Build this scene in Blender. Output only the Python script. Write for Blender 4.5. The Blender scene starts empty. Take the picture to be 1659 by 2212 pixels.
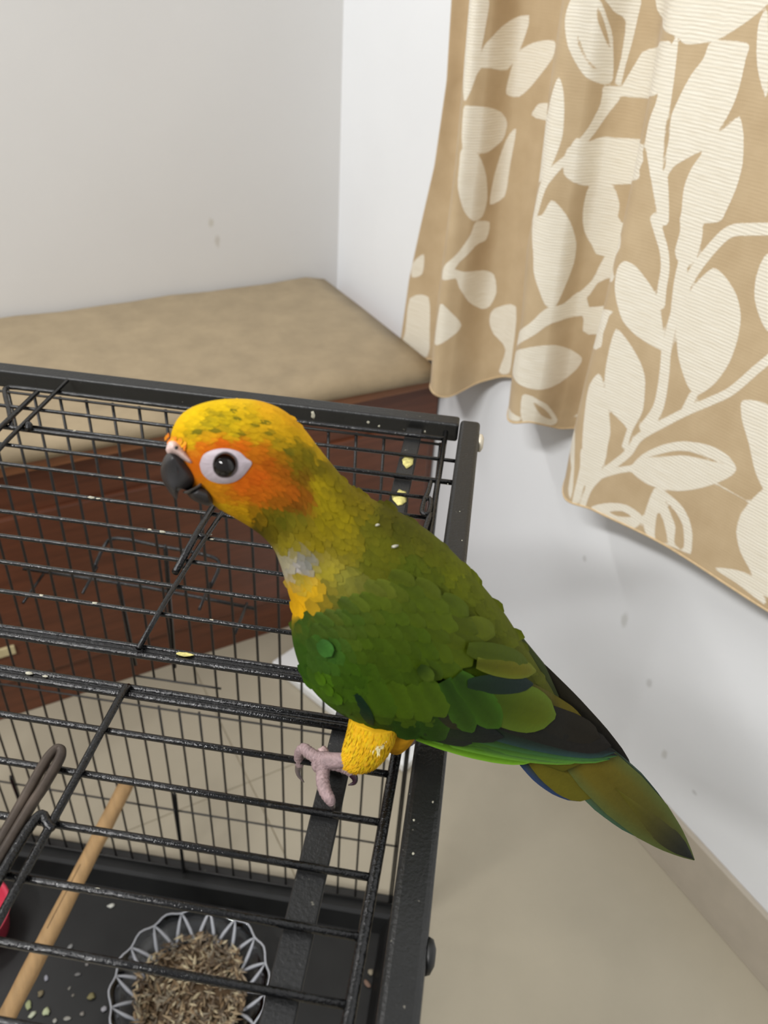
import bpy, bmesh, math, random
import numpy as np
from mathutils import Vector, Matrix, kdtree

scene = bpy.context.scene
COL = scene.collection
PI = math.pi
rng = random.Random(7)

# ------------------------------------------------------------------ camera
EYE = Vector((0.0, 0.0, 1.015))
# camera axes (right, down, forward) written in room coordinates (x to the window wall, y to the back wall)
RIGHT = Vector((0.87425, -0.48231, 0.05523))
DOWN = Vector((-0.24125, -0.53037, -0.81271))
FWD = Vector((0.42128, 0.69719, -0.58004))
cam_data = bpy.data.cameras.new('camera')
cam = bpy.data.objects.new('camera', cam_data)
COL.objects.link(cam)
scene.camera = cam
m = Matrix.Identity(4)
for i in range(3):
    m[i][0] = RIGHT[i]; m[i][1] = -DOWN[i]; m[i][2] = -FWD[i]; m[i][3] = EYE[i]
cam.matrix_world = m
cam_data.sensor_fit = 'VERTICAL'
cam_data.sensor_height = 24.0
cam_data.lens = 24.0 * 1780.0 / 2212.0
cam_data.clip_start = 0.02
cam_data.clip_end = 50
cam_data.dof.use_dof = True
cam_data.dof.focus_distance = 0.42
cam_data.dof.aperture_fstop = 8.5

# ------------------------------------------------------------------ world and light
world = bpy.data.worlds.new('world'); scene.world = world
world.use_nodes = True
bg = world.node_tree.nodes['Background']
bg.inputs[0].default_value = (0.93, 0.96, 1.0, 1)
bg.inputs[1].default_value = 0.50

def area_light(name, loc, target, sx, sy, power, colour):
    l = bpy.data.lights.new(name, 'AREA'); l.shape = 'RECTANGLE'
    l.size = sx; l.size_y = sy; l.energy = power; l.color = colour
    o = bpy.data.objects.new(name, l); COL.objects.link(o)
    o.location = loc
    o.rotation_euler = (Vector(target) - Vector(loc)).to_track_quat('-Z', 'Y').to_euler()
    return o
# the room's tube lamp, high on the back wall, and the softer ceiling lamp of the rest of the room
area_light('tube_light', (-0.55, 1.22, 2.35), (0.1, 0.45, 0.6), 1.2, 0.08, 16.0, (1.0, 0.985, 0.97))
area_light('ceiling_light', (-1.50, -0.20, 2.45), (0.3, 0.7, 0.6), 1.0, 0.12, 64.0, (1.0, 0.99, 0.975))

vs = scene.view_settings
vs.view_transform = 'Standard'
try: vs.look = 'None'
except Exception: pass
vs.gamma = 1.0
vs.use_curve_mapping = False
vs.exposure = -0.22

# ------------------------------------------------------------------ materials
def lin(c):
    return tuple(((v/255.0)/12.92 if v/255.0 <= 0.04045 else (((v/255.0)+0.055)/1.055)**2.4) for v in c)

class NT:
    def __init__(s, name):
        s.m = bpy.data.materials.new(name); s.m.use_nodes = True
        s.t = s.m.node_tree; s.n = s.t.nodes; s.l = s.t.links
        s.b = s.n['Principled BSDF']
    def new(s, kind, **kw):
        nd = s.n.new(kind)
        for k, v in kw.items(): setattr(nd, k, v)
        return nd
    def link(s, a, b): s.l.new(a, b)
    def set(s, **kw):
        for k, v in kw.items():
            s.b.inputs[k.replace('_', ' ')].default_value = v
    def coord(s, out='Object'):
        return s.new('ShaderNodeTexCoord').outputs[out]
    def noise(s, scale, detail=4, rough=0.55, vec=None):
        nd = s.new('ShaderNodeTexNoise'); nd.inputs['Scale'].default_value = scale
        nd.inputs['Detail'].default_value = detail; nd.inputs['Roughness'].default_value = rough
        s.link(vec if vec is not None else s.coord(), nd.inputs['Vector'])
        return nd.outputs['Fac']
    def ramp(s, fac, stops):
        nd = s.new('ShaderNodeValToRGB'); e = nd.color_ramp.elements
        while len(e) < len(stops): e.new(0.5)
        for i, (p, c) in enumerate(stops):
            e[i].position = p; e[i].color = (*c, 1) if len(c) == 3 else c
        s.link(fac, nd.inputs[0]); return nd.outputs['Color']
    def mix(s, fac, a, b, mode='MIX'):
        nd = s.new('ShaderNodeMix', data_type='RGBA', blend_type=mode)
        for sock, v in ((nd.inputs[0], fac), (nd.inputs[6], a), (nd.inputs[7], b)):
            if hasattr(v, 'is_output'): s.link(v, sock)
            elif isinstance(v, (int, float)): sock.default_value = v
            else: sock.default_value = (*v, 1)
        return nd.outputs[2]
    def math(s, op, a, b=0.0, clamp=False):
        nd = s.new('ShaderNodeMath', operation=op, use_clamp=clamp)
        for sock, v in ((nd.inputs[0], a), (nd.inputs[1], b)):
            if hasattr(v, 'is_output'): s.link(v, sock)
            else: sock.default_value = v
        return nd.outputs[0]
    def bump(s, h, strength=0.3, dist=0.001):
        nd = s.new('ShaderNodeBump'); nd.inputs['Strength'].default_value = strength
        nd.inputs['Distance'].default_value = dist
        s.link(h, nd.inputs['Height']); s.link(nd.outputs[0], s.b.inputs['Normal'])
    def base(s, c):
        if hasattr(c, 'is_output'): s.link(c, s.b.inputs['Base Color'])
        else: s.b.inputs['Base Color'].default_value = (*c, 1)

def mat_plain(name, rgb, rough=0.5, metal=0.0, nscale=60, amt=0.12, bump=0.1, bscale=None, bdist=0.0005):
    t = NT(name)
    c = lin(rgb)
    f = t.noise(nscale)
    t.base(t.ramp(f, [(0.3, tuple(v*(1-amt) for v in c)), (0.7, tuple(min(1, v*(1+amt)) for v in c))]))
    t.set(Roughness=rough, Metallic=metal)
    if bump: t.bump(t.noise(bscale or nscale*4), bump, bdist)
    return t.m

def mat_wall(name, rgb, marks):
    t = NT(name); c = lin(rgb)
    f = t.noise(3.0, 5)
    col = t.ramp(f, [(0.35, tuple(v*0.965 for v in c)), (0.65, c)])
    geo = t.new('ShaderNodeNewGeometry').outputs['Position']
    wob = t.noise(90, 3, vec=geo)
    for (p, r, sx, tint) in marks:
        vm = t.new('ShaderNodeVectorMath', operation='SUBTRACT'); t.link(geo, vm.inputs[0]); vm.inputs[1].default_value = p
        sc = t.new('ShaderNodeVectorMath', operation='MULTIPLY'); t.link(vm.outputs[0], sc.inputs[0]); sc.inputs[1].default_value = (1, 1, sx)
        ln = t.new('ShaderNodeVectorMath', operation='LENGTH'); t.link(sc.outputs[0], ln.inputs[0])
        d = t.math('ADD', ln.outputs['Value'], t.math('MULTIPLY', t.math('SUBTRACT', wob, 0.5), r*1.2))
        mr = t.new('ShaderNodeMapRange'); mr.inputs[1].default_value = r*1.2; mr.inputs[2].default_value = r*0.5
        mr.inputs[3].default_value = 0; mr.inputs[4].default_value = 0.30
        t.link(d, mr.inputs[0])
        col = t.mix(mr.outputs[0], col, lin(tint))
    t.base(col); t.set(Roughness=0.6)
    t.bump(t.noise(160, 3), 0.08, 0.0006)
    return t.m

M = {}
def black_paint(name, tone, rough, chips=0.0, lumps=0.55):
    t = NT(name); c = lin(tone)
    base = t.ramp(t.noise(40), [(0.3, tuple(v*0.8 for v in c)), (0.7, tuple(v*1.25 for v in c))])
    if chips:
        sp = t.noise(260, 2, 0.7)
        mask = t.ramp(sp, [(0.70, (0, 0, 0)), (0.76, (1, 1, 1))])
        base = t.mix(t.math('MULTIPLY', mask, chips), base, lin((170, 165, 150)))
    t.base(base); t.set(Roughness=rough)
    t.bump(t.noise(620, 3, 0.6), lumps, 0.0006)
    return t.m
M['rail'] = black_paint('black_frame_paint', (24, 24, 23), 0.40, 0.35)
M['wire'] = black_paint('black_wire_paint', (12, 12, 13), 0.17, 0.10, 0.9)
M['backwire'] = black_paint('dark_wire_paint', (24, 22, 19), 0.4)
M['tray'] = mat_plain('black_tray_plastic', (19, 19, 18), 0.5, nscale=25, amt=0.4, bump=0.15)
M['strap'] = black_paint('flat_bar_paint', (26, 26, 26), 0.45, 0.3)
M['rust'] = mat_plain('worn_steel', (72, 62, 54), 0.45, 0.3, 90, 0.35, 0.3)
M['screw'] = mat_plain('pale_screw_metal', (205, 195, 175), 0.4, 0.3, 80, 0.1, 0.1)
M['dropping'] = mat_plain('dried_dropping', (176, 172, 154), 0.7, 0, 400, 0.25, 0.4, 900)
M['yellowcrust'] = mat_plain('yellow_food_crust', (205, 195, 120), 0.7, 0, 350, 0.35, 0.6, 900)
M['pink'] = mat_plain('pink_plastic', (205, 62, 84), 0.4, 0, 20, 0.06, 0.0)
M['whiteplastic'] = mat_plain('white_plastic', (242, 243, 242), 0.45, 0, 20, 0.02, 0.0)
M['baseboard'] = mat_plain('skirting_tile', (178, 168, 152), 0.35, 0, 30, 0.05, 0.05)
M['paper'] = mat_plain('pale_strip', (196, 182, 140), 0.7, 0, 60, 0.1, 0.1)

def wood_mat(name, rgb, rough, sx=(1, 12, 12), amt=0.3):
    t = NT(name); c = lin(rgb)
    mp = t.new('ShaderNodeMapping'); t.link(t.coord(), mp.inputs[0]); mp.inputs['Scale'].default_value = sx
    f = t.noise(9, 6, 0.6, mp.outputs[0])
    t.base(t.ramp(f, [(0.25, tuple(v*(1-amt) for v in c)), (0.75, tuple(v*(1+amt) for v in c))]))
    t.set(Roughness=rough); t.bump(f, 0.12, 0.0006)
    return t.m
M['cabinet'] = wood_mat('red_brown_wood', (98, 56, 36), 0.42)
M['cabinet_edge'] = wood_mat('lit_brown_edge', (150, 98, 62), 0.5)  # lighter brown paints in the light caught by the top board
M['perch'] = wood_mat('bare_perch_wood', (176, 142, 98), 0.6, (14, 1.2, 14), 0.25)

def mat_mat():
    t = NT('beige_mat_vinyl'); c = lin((158, 141, 113))
    f = t.noise(22, 6, 0.65)
    t.base(t.ramp(f, [(0.3, tuple(v*0.86 for v in c)), (0.7, tuple(v*1.1 for v in c))]))
    t.set(Roughness=0.7); t.bump(t.noise(220, 4), 0.2, 0.001)
    return t.m
M['mat'] = mat_mat()

def mat_floor():
    t = NT('beige_floor_tile'); c = lin((178, 169, 149))
    geo = t.new('ShaderNodeNewGeometry').outputs['Position']
    f = t.noise(5, 6, 0.6, geo)
    t.base(t.ramp(f, [(0.3, tuple(v*0.93 for v in c)), (0.7, tuple(v*1.05 for v in c))]))
    t.set(Roughness=0.32); t.b.inputs['Specular IOR Level'].default_value = 0.35
    return t.m
M['floor'] = mat_floor()
M['grout'] = mat_plain('floor_grout', (150, 140, 118), 0.8, 0, 40, 0.1, 0.1)

def mat_glass():
    t = NT('cut_glass')
    t.base((0.97, 0.98, 1.0)); t.set(Roughness=0.04, IOR=1.5)
    t.b.inputs['Transmission Weight'].default_value = 1.0
    t.bump(t.noise(60, 2), 0.05, 0.0005)
    return t.m
M['glass'] = mat_glass()
M['rib'] = mat_plain('whitened_glass_rib', (214, 216, 222), 0.12, 0, 60, 0.05, 0.05)  # white tint stands in for glints on the clear cut glass
M['rib'].node_tree.nodes['Principled BSDF'].inputs['Transmission Weight'].default_value = 0.3

def vcol_mat(name, rough=0.65, spec=0.25, sheen=0.1, fibre=0.25, nscale=500, var=0.18):
    t = NT(name)
    a = t.new('ShaderNodeAttribute', attribute_name='Col').outputs['Color']
    f = t.noise(nscale, 4, 0.6)
    g = t.noise(nscale*0.22, 3, 0.6)
    k = t.math('ADD', t.math('MULTIPLY', f, var*1.4), t.math('MULTIPLY', g, var*1.4))
    k = t.math('ADD', k, 1.0 - var*1.4)
    kc = t.new('ShaderNodeCombineColor')
    for i in range(3): t.link(k, kc.inputs[i])
    t.base(t.mix(1.0, a, kc.outputs[0], 'MULTIPLY'))
    t.set(Roughness=rough); t.b.inputs['Specular IOR Level'].default_value = spec
    t.b.inputs['Sheen Weight'].default_value = sheen
    t.bump(f, fibre, 0.0008)
    return t.m
M['plumage'] = vcol_mat('plumage', 0.75, 0.08, 0.0, 0.3, 420)
M['feather'] = vcol_mat('feather_vane', 0.65, 0.10, 0.0, 0.3, 620, 0.14)
M['skin'] = vcol_mat('scaly_foot_skin', 0.55, 0.35, 0.0, 0.8, 900, 0.3)
M['beak'] = mat_plain('dark_horn', (42, 40, 40), 0.42, 0, 240, 0.22, 0.25)
M['beak_edge'] = mat_plain('worn_horn_edge', (98, 95, 92), 0.5, 0, 240, 0.25, 0.25)
M['cere'] = mat_plain('pale_cere_skin', (214, 186, 178), 0.6, 0, 300, 0.15, 0.4)
M['claw'] = mat_plain('grey_claw_horn', (88, 78, 76), 0.3, 0, 200, 0.3, 0.1)
M['claw_dark'] = mat_plain('dark_claw_horn', (44, 24, 34), 0.25, 0, 200, 0.3, 0.1)
M['eyering'] = mat_plain('bare_eye_ring', (182, 169, 175), 0.55, 0, 300, 0.06, 0.3, 900)
M['eyeball'] = mat_plain('dark_eye', (20, 15, 13), 0.08, 0, 50, 0.1, 0.0)
M['seed'] = vcol_mat('seed_husk', 0.6, 0.25, 0.0, 0.3, 300, 0.25)
M['crumb'] = vcol_mat('food_crumb', 0.7, 0.2, 0.0, 0.4, 300, 0.2)

# ------------------------------------------------------------------ object helpers
def link_mesh(name, verts, faces, mat=None, parent=None, smooth=True, cols=None):
    me = bpy.data.meshes.new(name)
    me.from_pydata([tuple(v) for v in verts], [], faces)
    if smooth: me.shade_smooth()
    if mat is not None: me.materials.append(mat)
    if cols is not None:
        at = me.color_attributes.new('Col', 'FLOAT_COLOR', 'POINT')
        arr = np.ones((len(verts), 4), dtype=np.float32); arr[:, :3] = np.asarray(cols, dtype=np.float32)
        at.data.foreach_set('color', arr.ravel())
    me.update()
    o = bpy.data.objects.new(name, me); COL.objects.link(o)
    if parent is not None: o.parent = parent
    return o

def tag(o, label=None, cat=None, group=None, kind=None):
    if label: o['label'] = label
    if cat: o['category'] = cat
    if group: o['group'] = group
    if kind: o['kind'] = kind
    return o

def empty(name, loc, rz=0.0):
    o = bpy.data.objects.new(name, None); COL.objects.link(o)
    o.empty_display_size = 0.05
    o.location = loc; o.rotation_euler = (0, 0, rz)
    return o

def box(name, lo, hi, mat, parent=None, bevel=0.0, seg=2, rx=None):
    bm = bmesh.new(); bmesh.ops.create_cube(bm, size=1.0)
    lo = Vector(lo); hi = Vector(hi)
    for v in bm.verts:
        v.co = Vector(((v.co.x+.5)*(hi.x-lo.x)+lo.x, (v.co.y+.5)*(hi.y-lo.y)+lo.y, (v.co.z+.5)*(hi.z-lo.z)+lo.z))
    if bevel:
        bmesh.ops.bevel(bm, geom=list(bm.edges), offset=bevel, segments=seg, profile=0.5, affect='EDGES')
    me = bpy.data.meshes.new(name); bm.to_mesh(me); bm.free()
    me.materials.append(mat)
    o = bpy.data.objects.new(name, me); COL.objects.link(o)
    if parent is not None: o.parent = parent
    return o

def tube_geo(pts, radii, n=8, caps=True, squash=None):
    """swept round tube along points; returns verts, faces"""
    P = [Vector(p) for p in pts]
    if isinstance(radii, (int, float)): radii = [radii]*len(P)
    V, F = [], []
    up = None
    for i, p in enumerate(P):
        a = P[max(i-1, 0)]; b = P[min(i+1, len(P)-1)]
        t = (b-a).normalized()
        if up is None:
            ref = Vector((0, 0, 1)) if abs(t.z) < 0.9 else Vector((1, 0, 0))
            up = (ref - t*ref.dot(t)).normalized()
        else:
            up = (up - t*up.dot(t)).normalized()
        s = t.cross(up)
        for k in range(n):
            an = 2*PI*k/n
            V.append(p + (up*math.cos(an) + s*math.sin(an))*radii[i])
    for i in range(len(P)-1):
        for k in range(n):
            a = i*n+k; b = i*n+(k+1) % n
            F.append((a, b, b+n, a+n))
    if caps:
        F.append(tuple(range(n-1, -1, -1)))
        F.append(tuple(range((len(P)-1)*n, len(P)*n)))
    return V, F

def spline(pts, sub=6):
    P = [Vector(p) for p in pts]; out = []
    for i in range(len(P)-1):
        p0 = P[max(i-1, 0)]; p1 = P[i]; p2 = P[i+1]; p3 = P[min(i+2, len(P)-1)]
        for k in range(sub):
            t = k/sub
            out.append(0.5*((2*p1)+(-p0+p2)*t+(2*p0-5*p1+4*p2-p3)*t*t+(-p0+3*p1-3*p2+p3)*t**3))
    out.append(P[-1]); return out

def tube(name, pts, r, mat, parent=None, n=8, sub=0, cols=None):
    if sub:
        if not isinstance(r, (int, float)):
            r = [v.x for v in spline([(a, 0, 0) for a in r], sub)]
        pts = spline(pts, sub)
    V, F = tube_geo(pts, r, n)
    return link_mesh(name, V, F, mat, parent, True, cols)

def blob(name, c, r, mat, parent=None, seed=0, n=8, flat=1.0, cols=None):
    rg = random.Random(seed)
    bm = bmesh.new(); bmesh.ops.create_icosphere(bm, subdivisions=2, radius=1.0)
    rx, ry, rz = (r if not isinstance(r, (int, float)) else (r, r, r*flat))
    for v in bm.verts:
        k = 1 + rg.uniform(-0.28, 0.22)
        v.co = Vector((v.co.x*rx*k, v.co.y*ry*k, v.co.z*rz*k)) + Vector(c)
    me = bpy.data.meshes.new(name); bm.to_mesh(me); bm.free(); me.shade_smooth(); me.materials.append(mat)
    if cols is not None:
        at = me.color_attributes.new('Col', 'FLOAT_COLOR', 'POINT')
        for d in at.data: d.color = (*cols, 1)
    o = bpy.data.objects.new(name, me); COL.objects.link(o)
    if parent is not None: o.parent = parent
    return o

# ------------------------------------------------------------------ room shell
WALL_X, WALL_Y = 0.688, 1.368
wall_marks_back = [((0.448, WALL_Y, 0.590), 0.005, 0.6, (160, 150, 110)), ((0.457, WALL_Y, 0.557), 0.0055, 0.5, (150, 135, 105)),
                   ((0.165, WALL_Y, 0.86), 0.004, 1.4, (120, 112, 104))]
wall_marks_right = [((WALL_X, 0.52, 0.30), 0.006, 0.5, (140, 138, 120)), ((WALL_X, 0.40, 0.165), 0.005, 0.6, (140, 134, 110)),
                    ((WALL_X, 0.345, 0.155), 0.004, 1.2, (120, 116, 110)), ((WALL_X, 0.455, 0.245), 0.005, 0.7, (140, 136, 128)),
                    ((WALL_X, 0.61, 0.335), 0.004, 0.8, (150, 148, 140))]
M['wall_back'] = mat_wall('white_wall_paint', (219, 218, 216), wall_marks_back)
M['wall_right'] = mat_wall('white_wall_paint_lit', (236, 238, 240), wall_marks_right)  # paler tone than the back wall holds the extra light on this side
w = box('wall_back', (-2.6, WALL_Y, 0), (WALL_X+0.1, WALL_Y+0.1, 2.7), M['wall_back']); tag(w, 'plain off-white wall behind the low chest', kind='structure')
w = box('wall_right', (WALL_X, -1.8, 0), (WALL_X+0.1, WALL_Y, 2.7), M['wall_right']); tag(w, 'white wall behind the patterned curtain', kind='structure')
fl = box('floor', (-2.6, -1.8, -0.06), (WALL_X+0.1, WALL_Y+0.1, -0.0012), M['grout']); tag(fl, 'beige glossy tiled floor', kind='structure')
# large square floor tiles with fine joints; joint lines at x = 0.237 and y = 0.715
TS = 0.60
for i in range(-5, 1):
    for j in range(-5, 2):
        x0 = 0.237 + i*TS; y0 = 0.715 + j*TS
        x1 = min(x0+TS, WALL_X); y1 = min(y0+TS, WALL_Y); xa = max(x0, -2.6); ya = max(y0, -1.8)
        if x1-xa < 0.02 or y1-ya < 0.02: continue
        box('tile', (xa+0.0008, ya+0.0008, -0.012), (x1-0.0008, y1-0.0008, 0.0), M['floor'], fl, 0.0006, 1)
bb = box('baseboard_right', (0.680, -1.8, 0.0), (WALL_X, 1.0, 0.0975), M['baseboard'], None, 0.0015, 2); tag(bb, 'beige tiled skirting along the foot of the curtain wall', kind='structure')

# ------------------------------------------------------------------ low chest with padded mat
chest = empty('storage_chest', (-0.45, 1.16, 0))
tag(chest, 'low red-brown wooden chest under the beige mat in the room corner', 'chest')
def cbox(name, lo, hi, mat, bevel=0.002):
    off = Vector(chest.location)
    return box(name, Vector(lo)-off, Vector(hi)-off, mat, chest, bevel)
cbox('body', (-1.5, 0.985, 0.0), (0.684, 1.362, 0.425), M['cabinet'])
cbox('top_board', (-1.5, 0.970, 0.4255), (0.684, 1.362, 0.441), M['cabinet_edge'], 0.004)
cbox('front_panel', (-1.5, 0.978, 0.075), (-0.36, 0.987, 0.36), M['cabinet'], 0.004)
cbox('front_panel', (-0.352, 0.978, 0.075), (0.672, 0.987, 0.36), M['cabinet'], 0.004)
cbox('edge_strip', (-0.20, 0.974, 0.132), (-0.012, 0.979, 0.147), M['paper'], 0.001)
# padded mat with a soft rounded front edge, profile swept along x
mat_o = None
prof = [(1.360, 0.4415), (1.0, 0.4415), (0.972, 0.4425), (0.957, 0.447), (0.952, 0.455), (0.953, 0.464), (0.960, 0.472), (0.972, 0.4765), (0.99, 0.4782), (1.05, 0.4787), (1.2, 0.4788), (1.350, 0.4788), (1.358, 0.476), (1.361, 0.468)]
NX = 60; V = []; F = []
for i in range(NX+1):
    u = i/NX; x = -1.5 + u*(0.652+1.5)
    e = 0.006*max(0, 1-(0.652-x)/0.012)**2 if x > 0.64 else 0
    for k, (y, z) in enumerate(prof):
        zz = z + (0.0012*math.sin(x*23+y*9)+0.0008*math.sin(x*51-y*31) if z > 0.46 else 0) - (e if z > 0.45 else 0)
        yy = y + (0.002*math.sin(x*17) if y < 1.0 else 0)
        V.append((x+0.45, yy-1.16, zz-0.4415))
n = len(prof)
for i in range(NX):
    for k in range(n):
        a = i*n+k; b = i*n+(k+1) % n
        F.append((a, a+n, b+n, b))
F.append(tuple(range(n))); F.append(tuple(range(NX*n+n-1, NX*n-1, -1)))
mo = link_mesh('padded_mat', V, F, M['mat']); mo.location = (-0.45, 1.16, 0.4415)
tag(mo, 'beige padded mat with a rounded front edge lying on the low wooden chest', 'mat')

# white board on the floor beyond the cage
p1 = Vector((0.350, 0.905, 0)); p2 = Vector((0.443, 0.626, 0)); dd = Vector((0.949, 0.316, 0))
cx = (p1+p2)/2 + dd*0.10; L = (p2-p1).length
bo = box('plastic_board', (-L/2, -0.10, 0.0), (L/2, 0.10, 0.018), M['whiteplastic'], None, 0.004, 3)
bo.location = (cx.x, cx.y, 0.0005); bo.rotation_euler = (0, 0, math.atan2((p2-p1).y, (p2-p1).x))
tag(bo, 'flat white plastic board lying on the floor behind the cage', 'board')

# cloth-space data of the curtain: fold columns and the woven leaf outlines (u along the cloth, v height)
CURTAIN_X = [[0.655,0.6545,0.6539,0.6532,0.6523,0.651,0.65,0.65,0.65],[0.672,0.672,0.672,0.672,0.672,0.672,0.672,0.672,0.672],[0.6,0.601,0.6018,0.6027,0.6036,0.605,0.606,0.606,0.606],[0.614,0.6153,0.6163,0.6175,0.6187,0.6206,0.622,0.622,0.622],[0.664,0.6647,0.6653,0.6659,0.6665,0.6674,0.668,0.668,0.668],[0.676,0.676,0.676,0.676,0.676,0.676,0.676,0.676,0.676],[0.598,0.5983,0.5986,0.599,0.5993,0.5997,0.6,0.6,0.6],[0.608,0.6088,0.6093,0.61,0.6107,0.6114,0.612,0.612,0.612],[0.65,0.6483,0.6469,0.6451,0.6436,0.6417,0.64,0.64,0.64],[0.674,0.6692,0.6663,0.6612,0.6566,0.6506,0.645,0.645,0.645],[0.596,0.5984,0.6007,0.6037,0.6081,0.6118,0.618,0.618,0.618],[0.6,0.6034,0.6064,0.6102,0.6137,0.6176,0.625,0.625,0.625],[0.612,0.6145,0.6166,0.6192,0.6218,0.6249,0.63,0.63,0.63],[0.63,0.6312,0.6327,0.6342,0.6354,0.6369,0.64,0.64,0.64],[0.668,0.668,0.668,0.668,0.668,0.668,0.668,0.668,0.668]]
CURTAIN_Y = [[1.0722,1.0632,1.0542,1.0321,1.0079,0.9948,1.0007,1.0007,1.0007],[0.9817,0.977,0.9752,0.9694,0.9674,0.9716,0.9758,0.9758,0.9758],[0.8874,0.8915,0.892,0.8891,0.8858,0.8892,0.8944,0.8944,0.8944],[0.8625,0.8643,0.8647,0.8642,0.8641,0.8686,0.8764,0.8764,0.8764],[0.8541,0.8591,0.8617,0.8608,0.8636,0.8702,0.8785,0.8785,0.8785],[0.7972,0.7934,0.7937,0.7962,0.798,0.8069,0.8099,0.8099,0.8099],[0.7051,0.7106,0.7095,0.7202,0.7182,0.7251,0.7269,0.7269,0.7269],[0.6713,0.6727,0.6757,0.6805,0.6828,0.6898,0.6923,0.6923,0.6923],[0.6697,0.6676,0.6702,0.6745,0.6738,0.6782,0.6734,0.6734,0.6734],[0.6499,0.649,0.6422,0.6335,0.634,0.6399,0.6463,0.6463,0.6463],[0.5837,0.5884,0.5909,0.5906,0.5927,0.5963,0.6031,0.6031,0.6031],[0.5319,0.5334,0.5359,0.5401,0.5453,0.5526,0.5666,0.5666,0.5666],[0.4387,0.4482,0.4575,0.4694,0.4816,0.4963,0.5163,0.5163,0.5163],[0.322,0.3374,0.3544,0.3757,0.3964,0.4212,0.4477,0.4477,0.4477],[0.2378,0.2586,0.2788,0.3059,0.3334,0.3646,0.3972,0.3972,0.3972]]
CURTAIN_HEM = [0.4324,0.4632,0.477,0.4714,0.4897,0.5187,0.5205,0.5305,0.514,0.5104,0.4845,0.4904,0.503,0.5013,0.4877]
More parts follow.
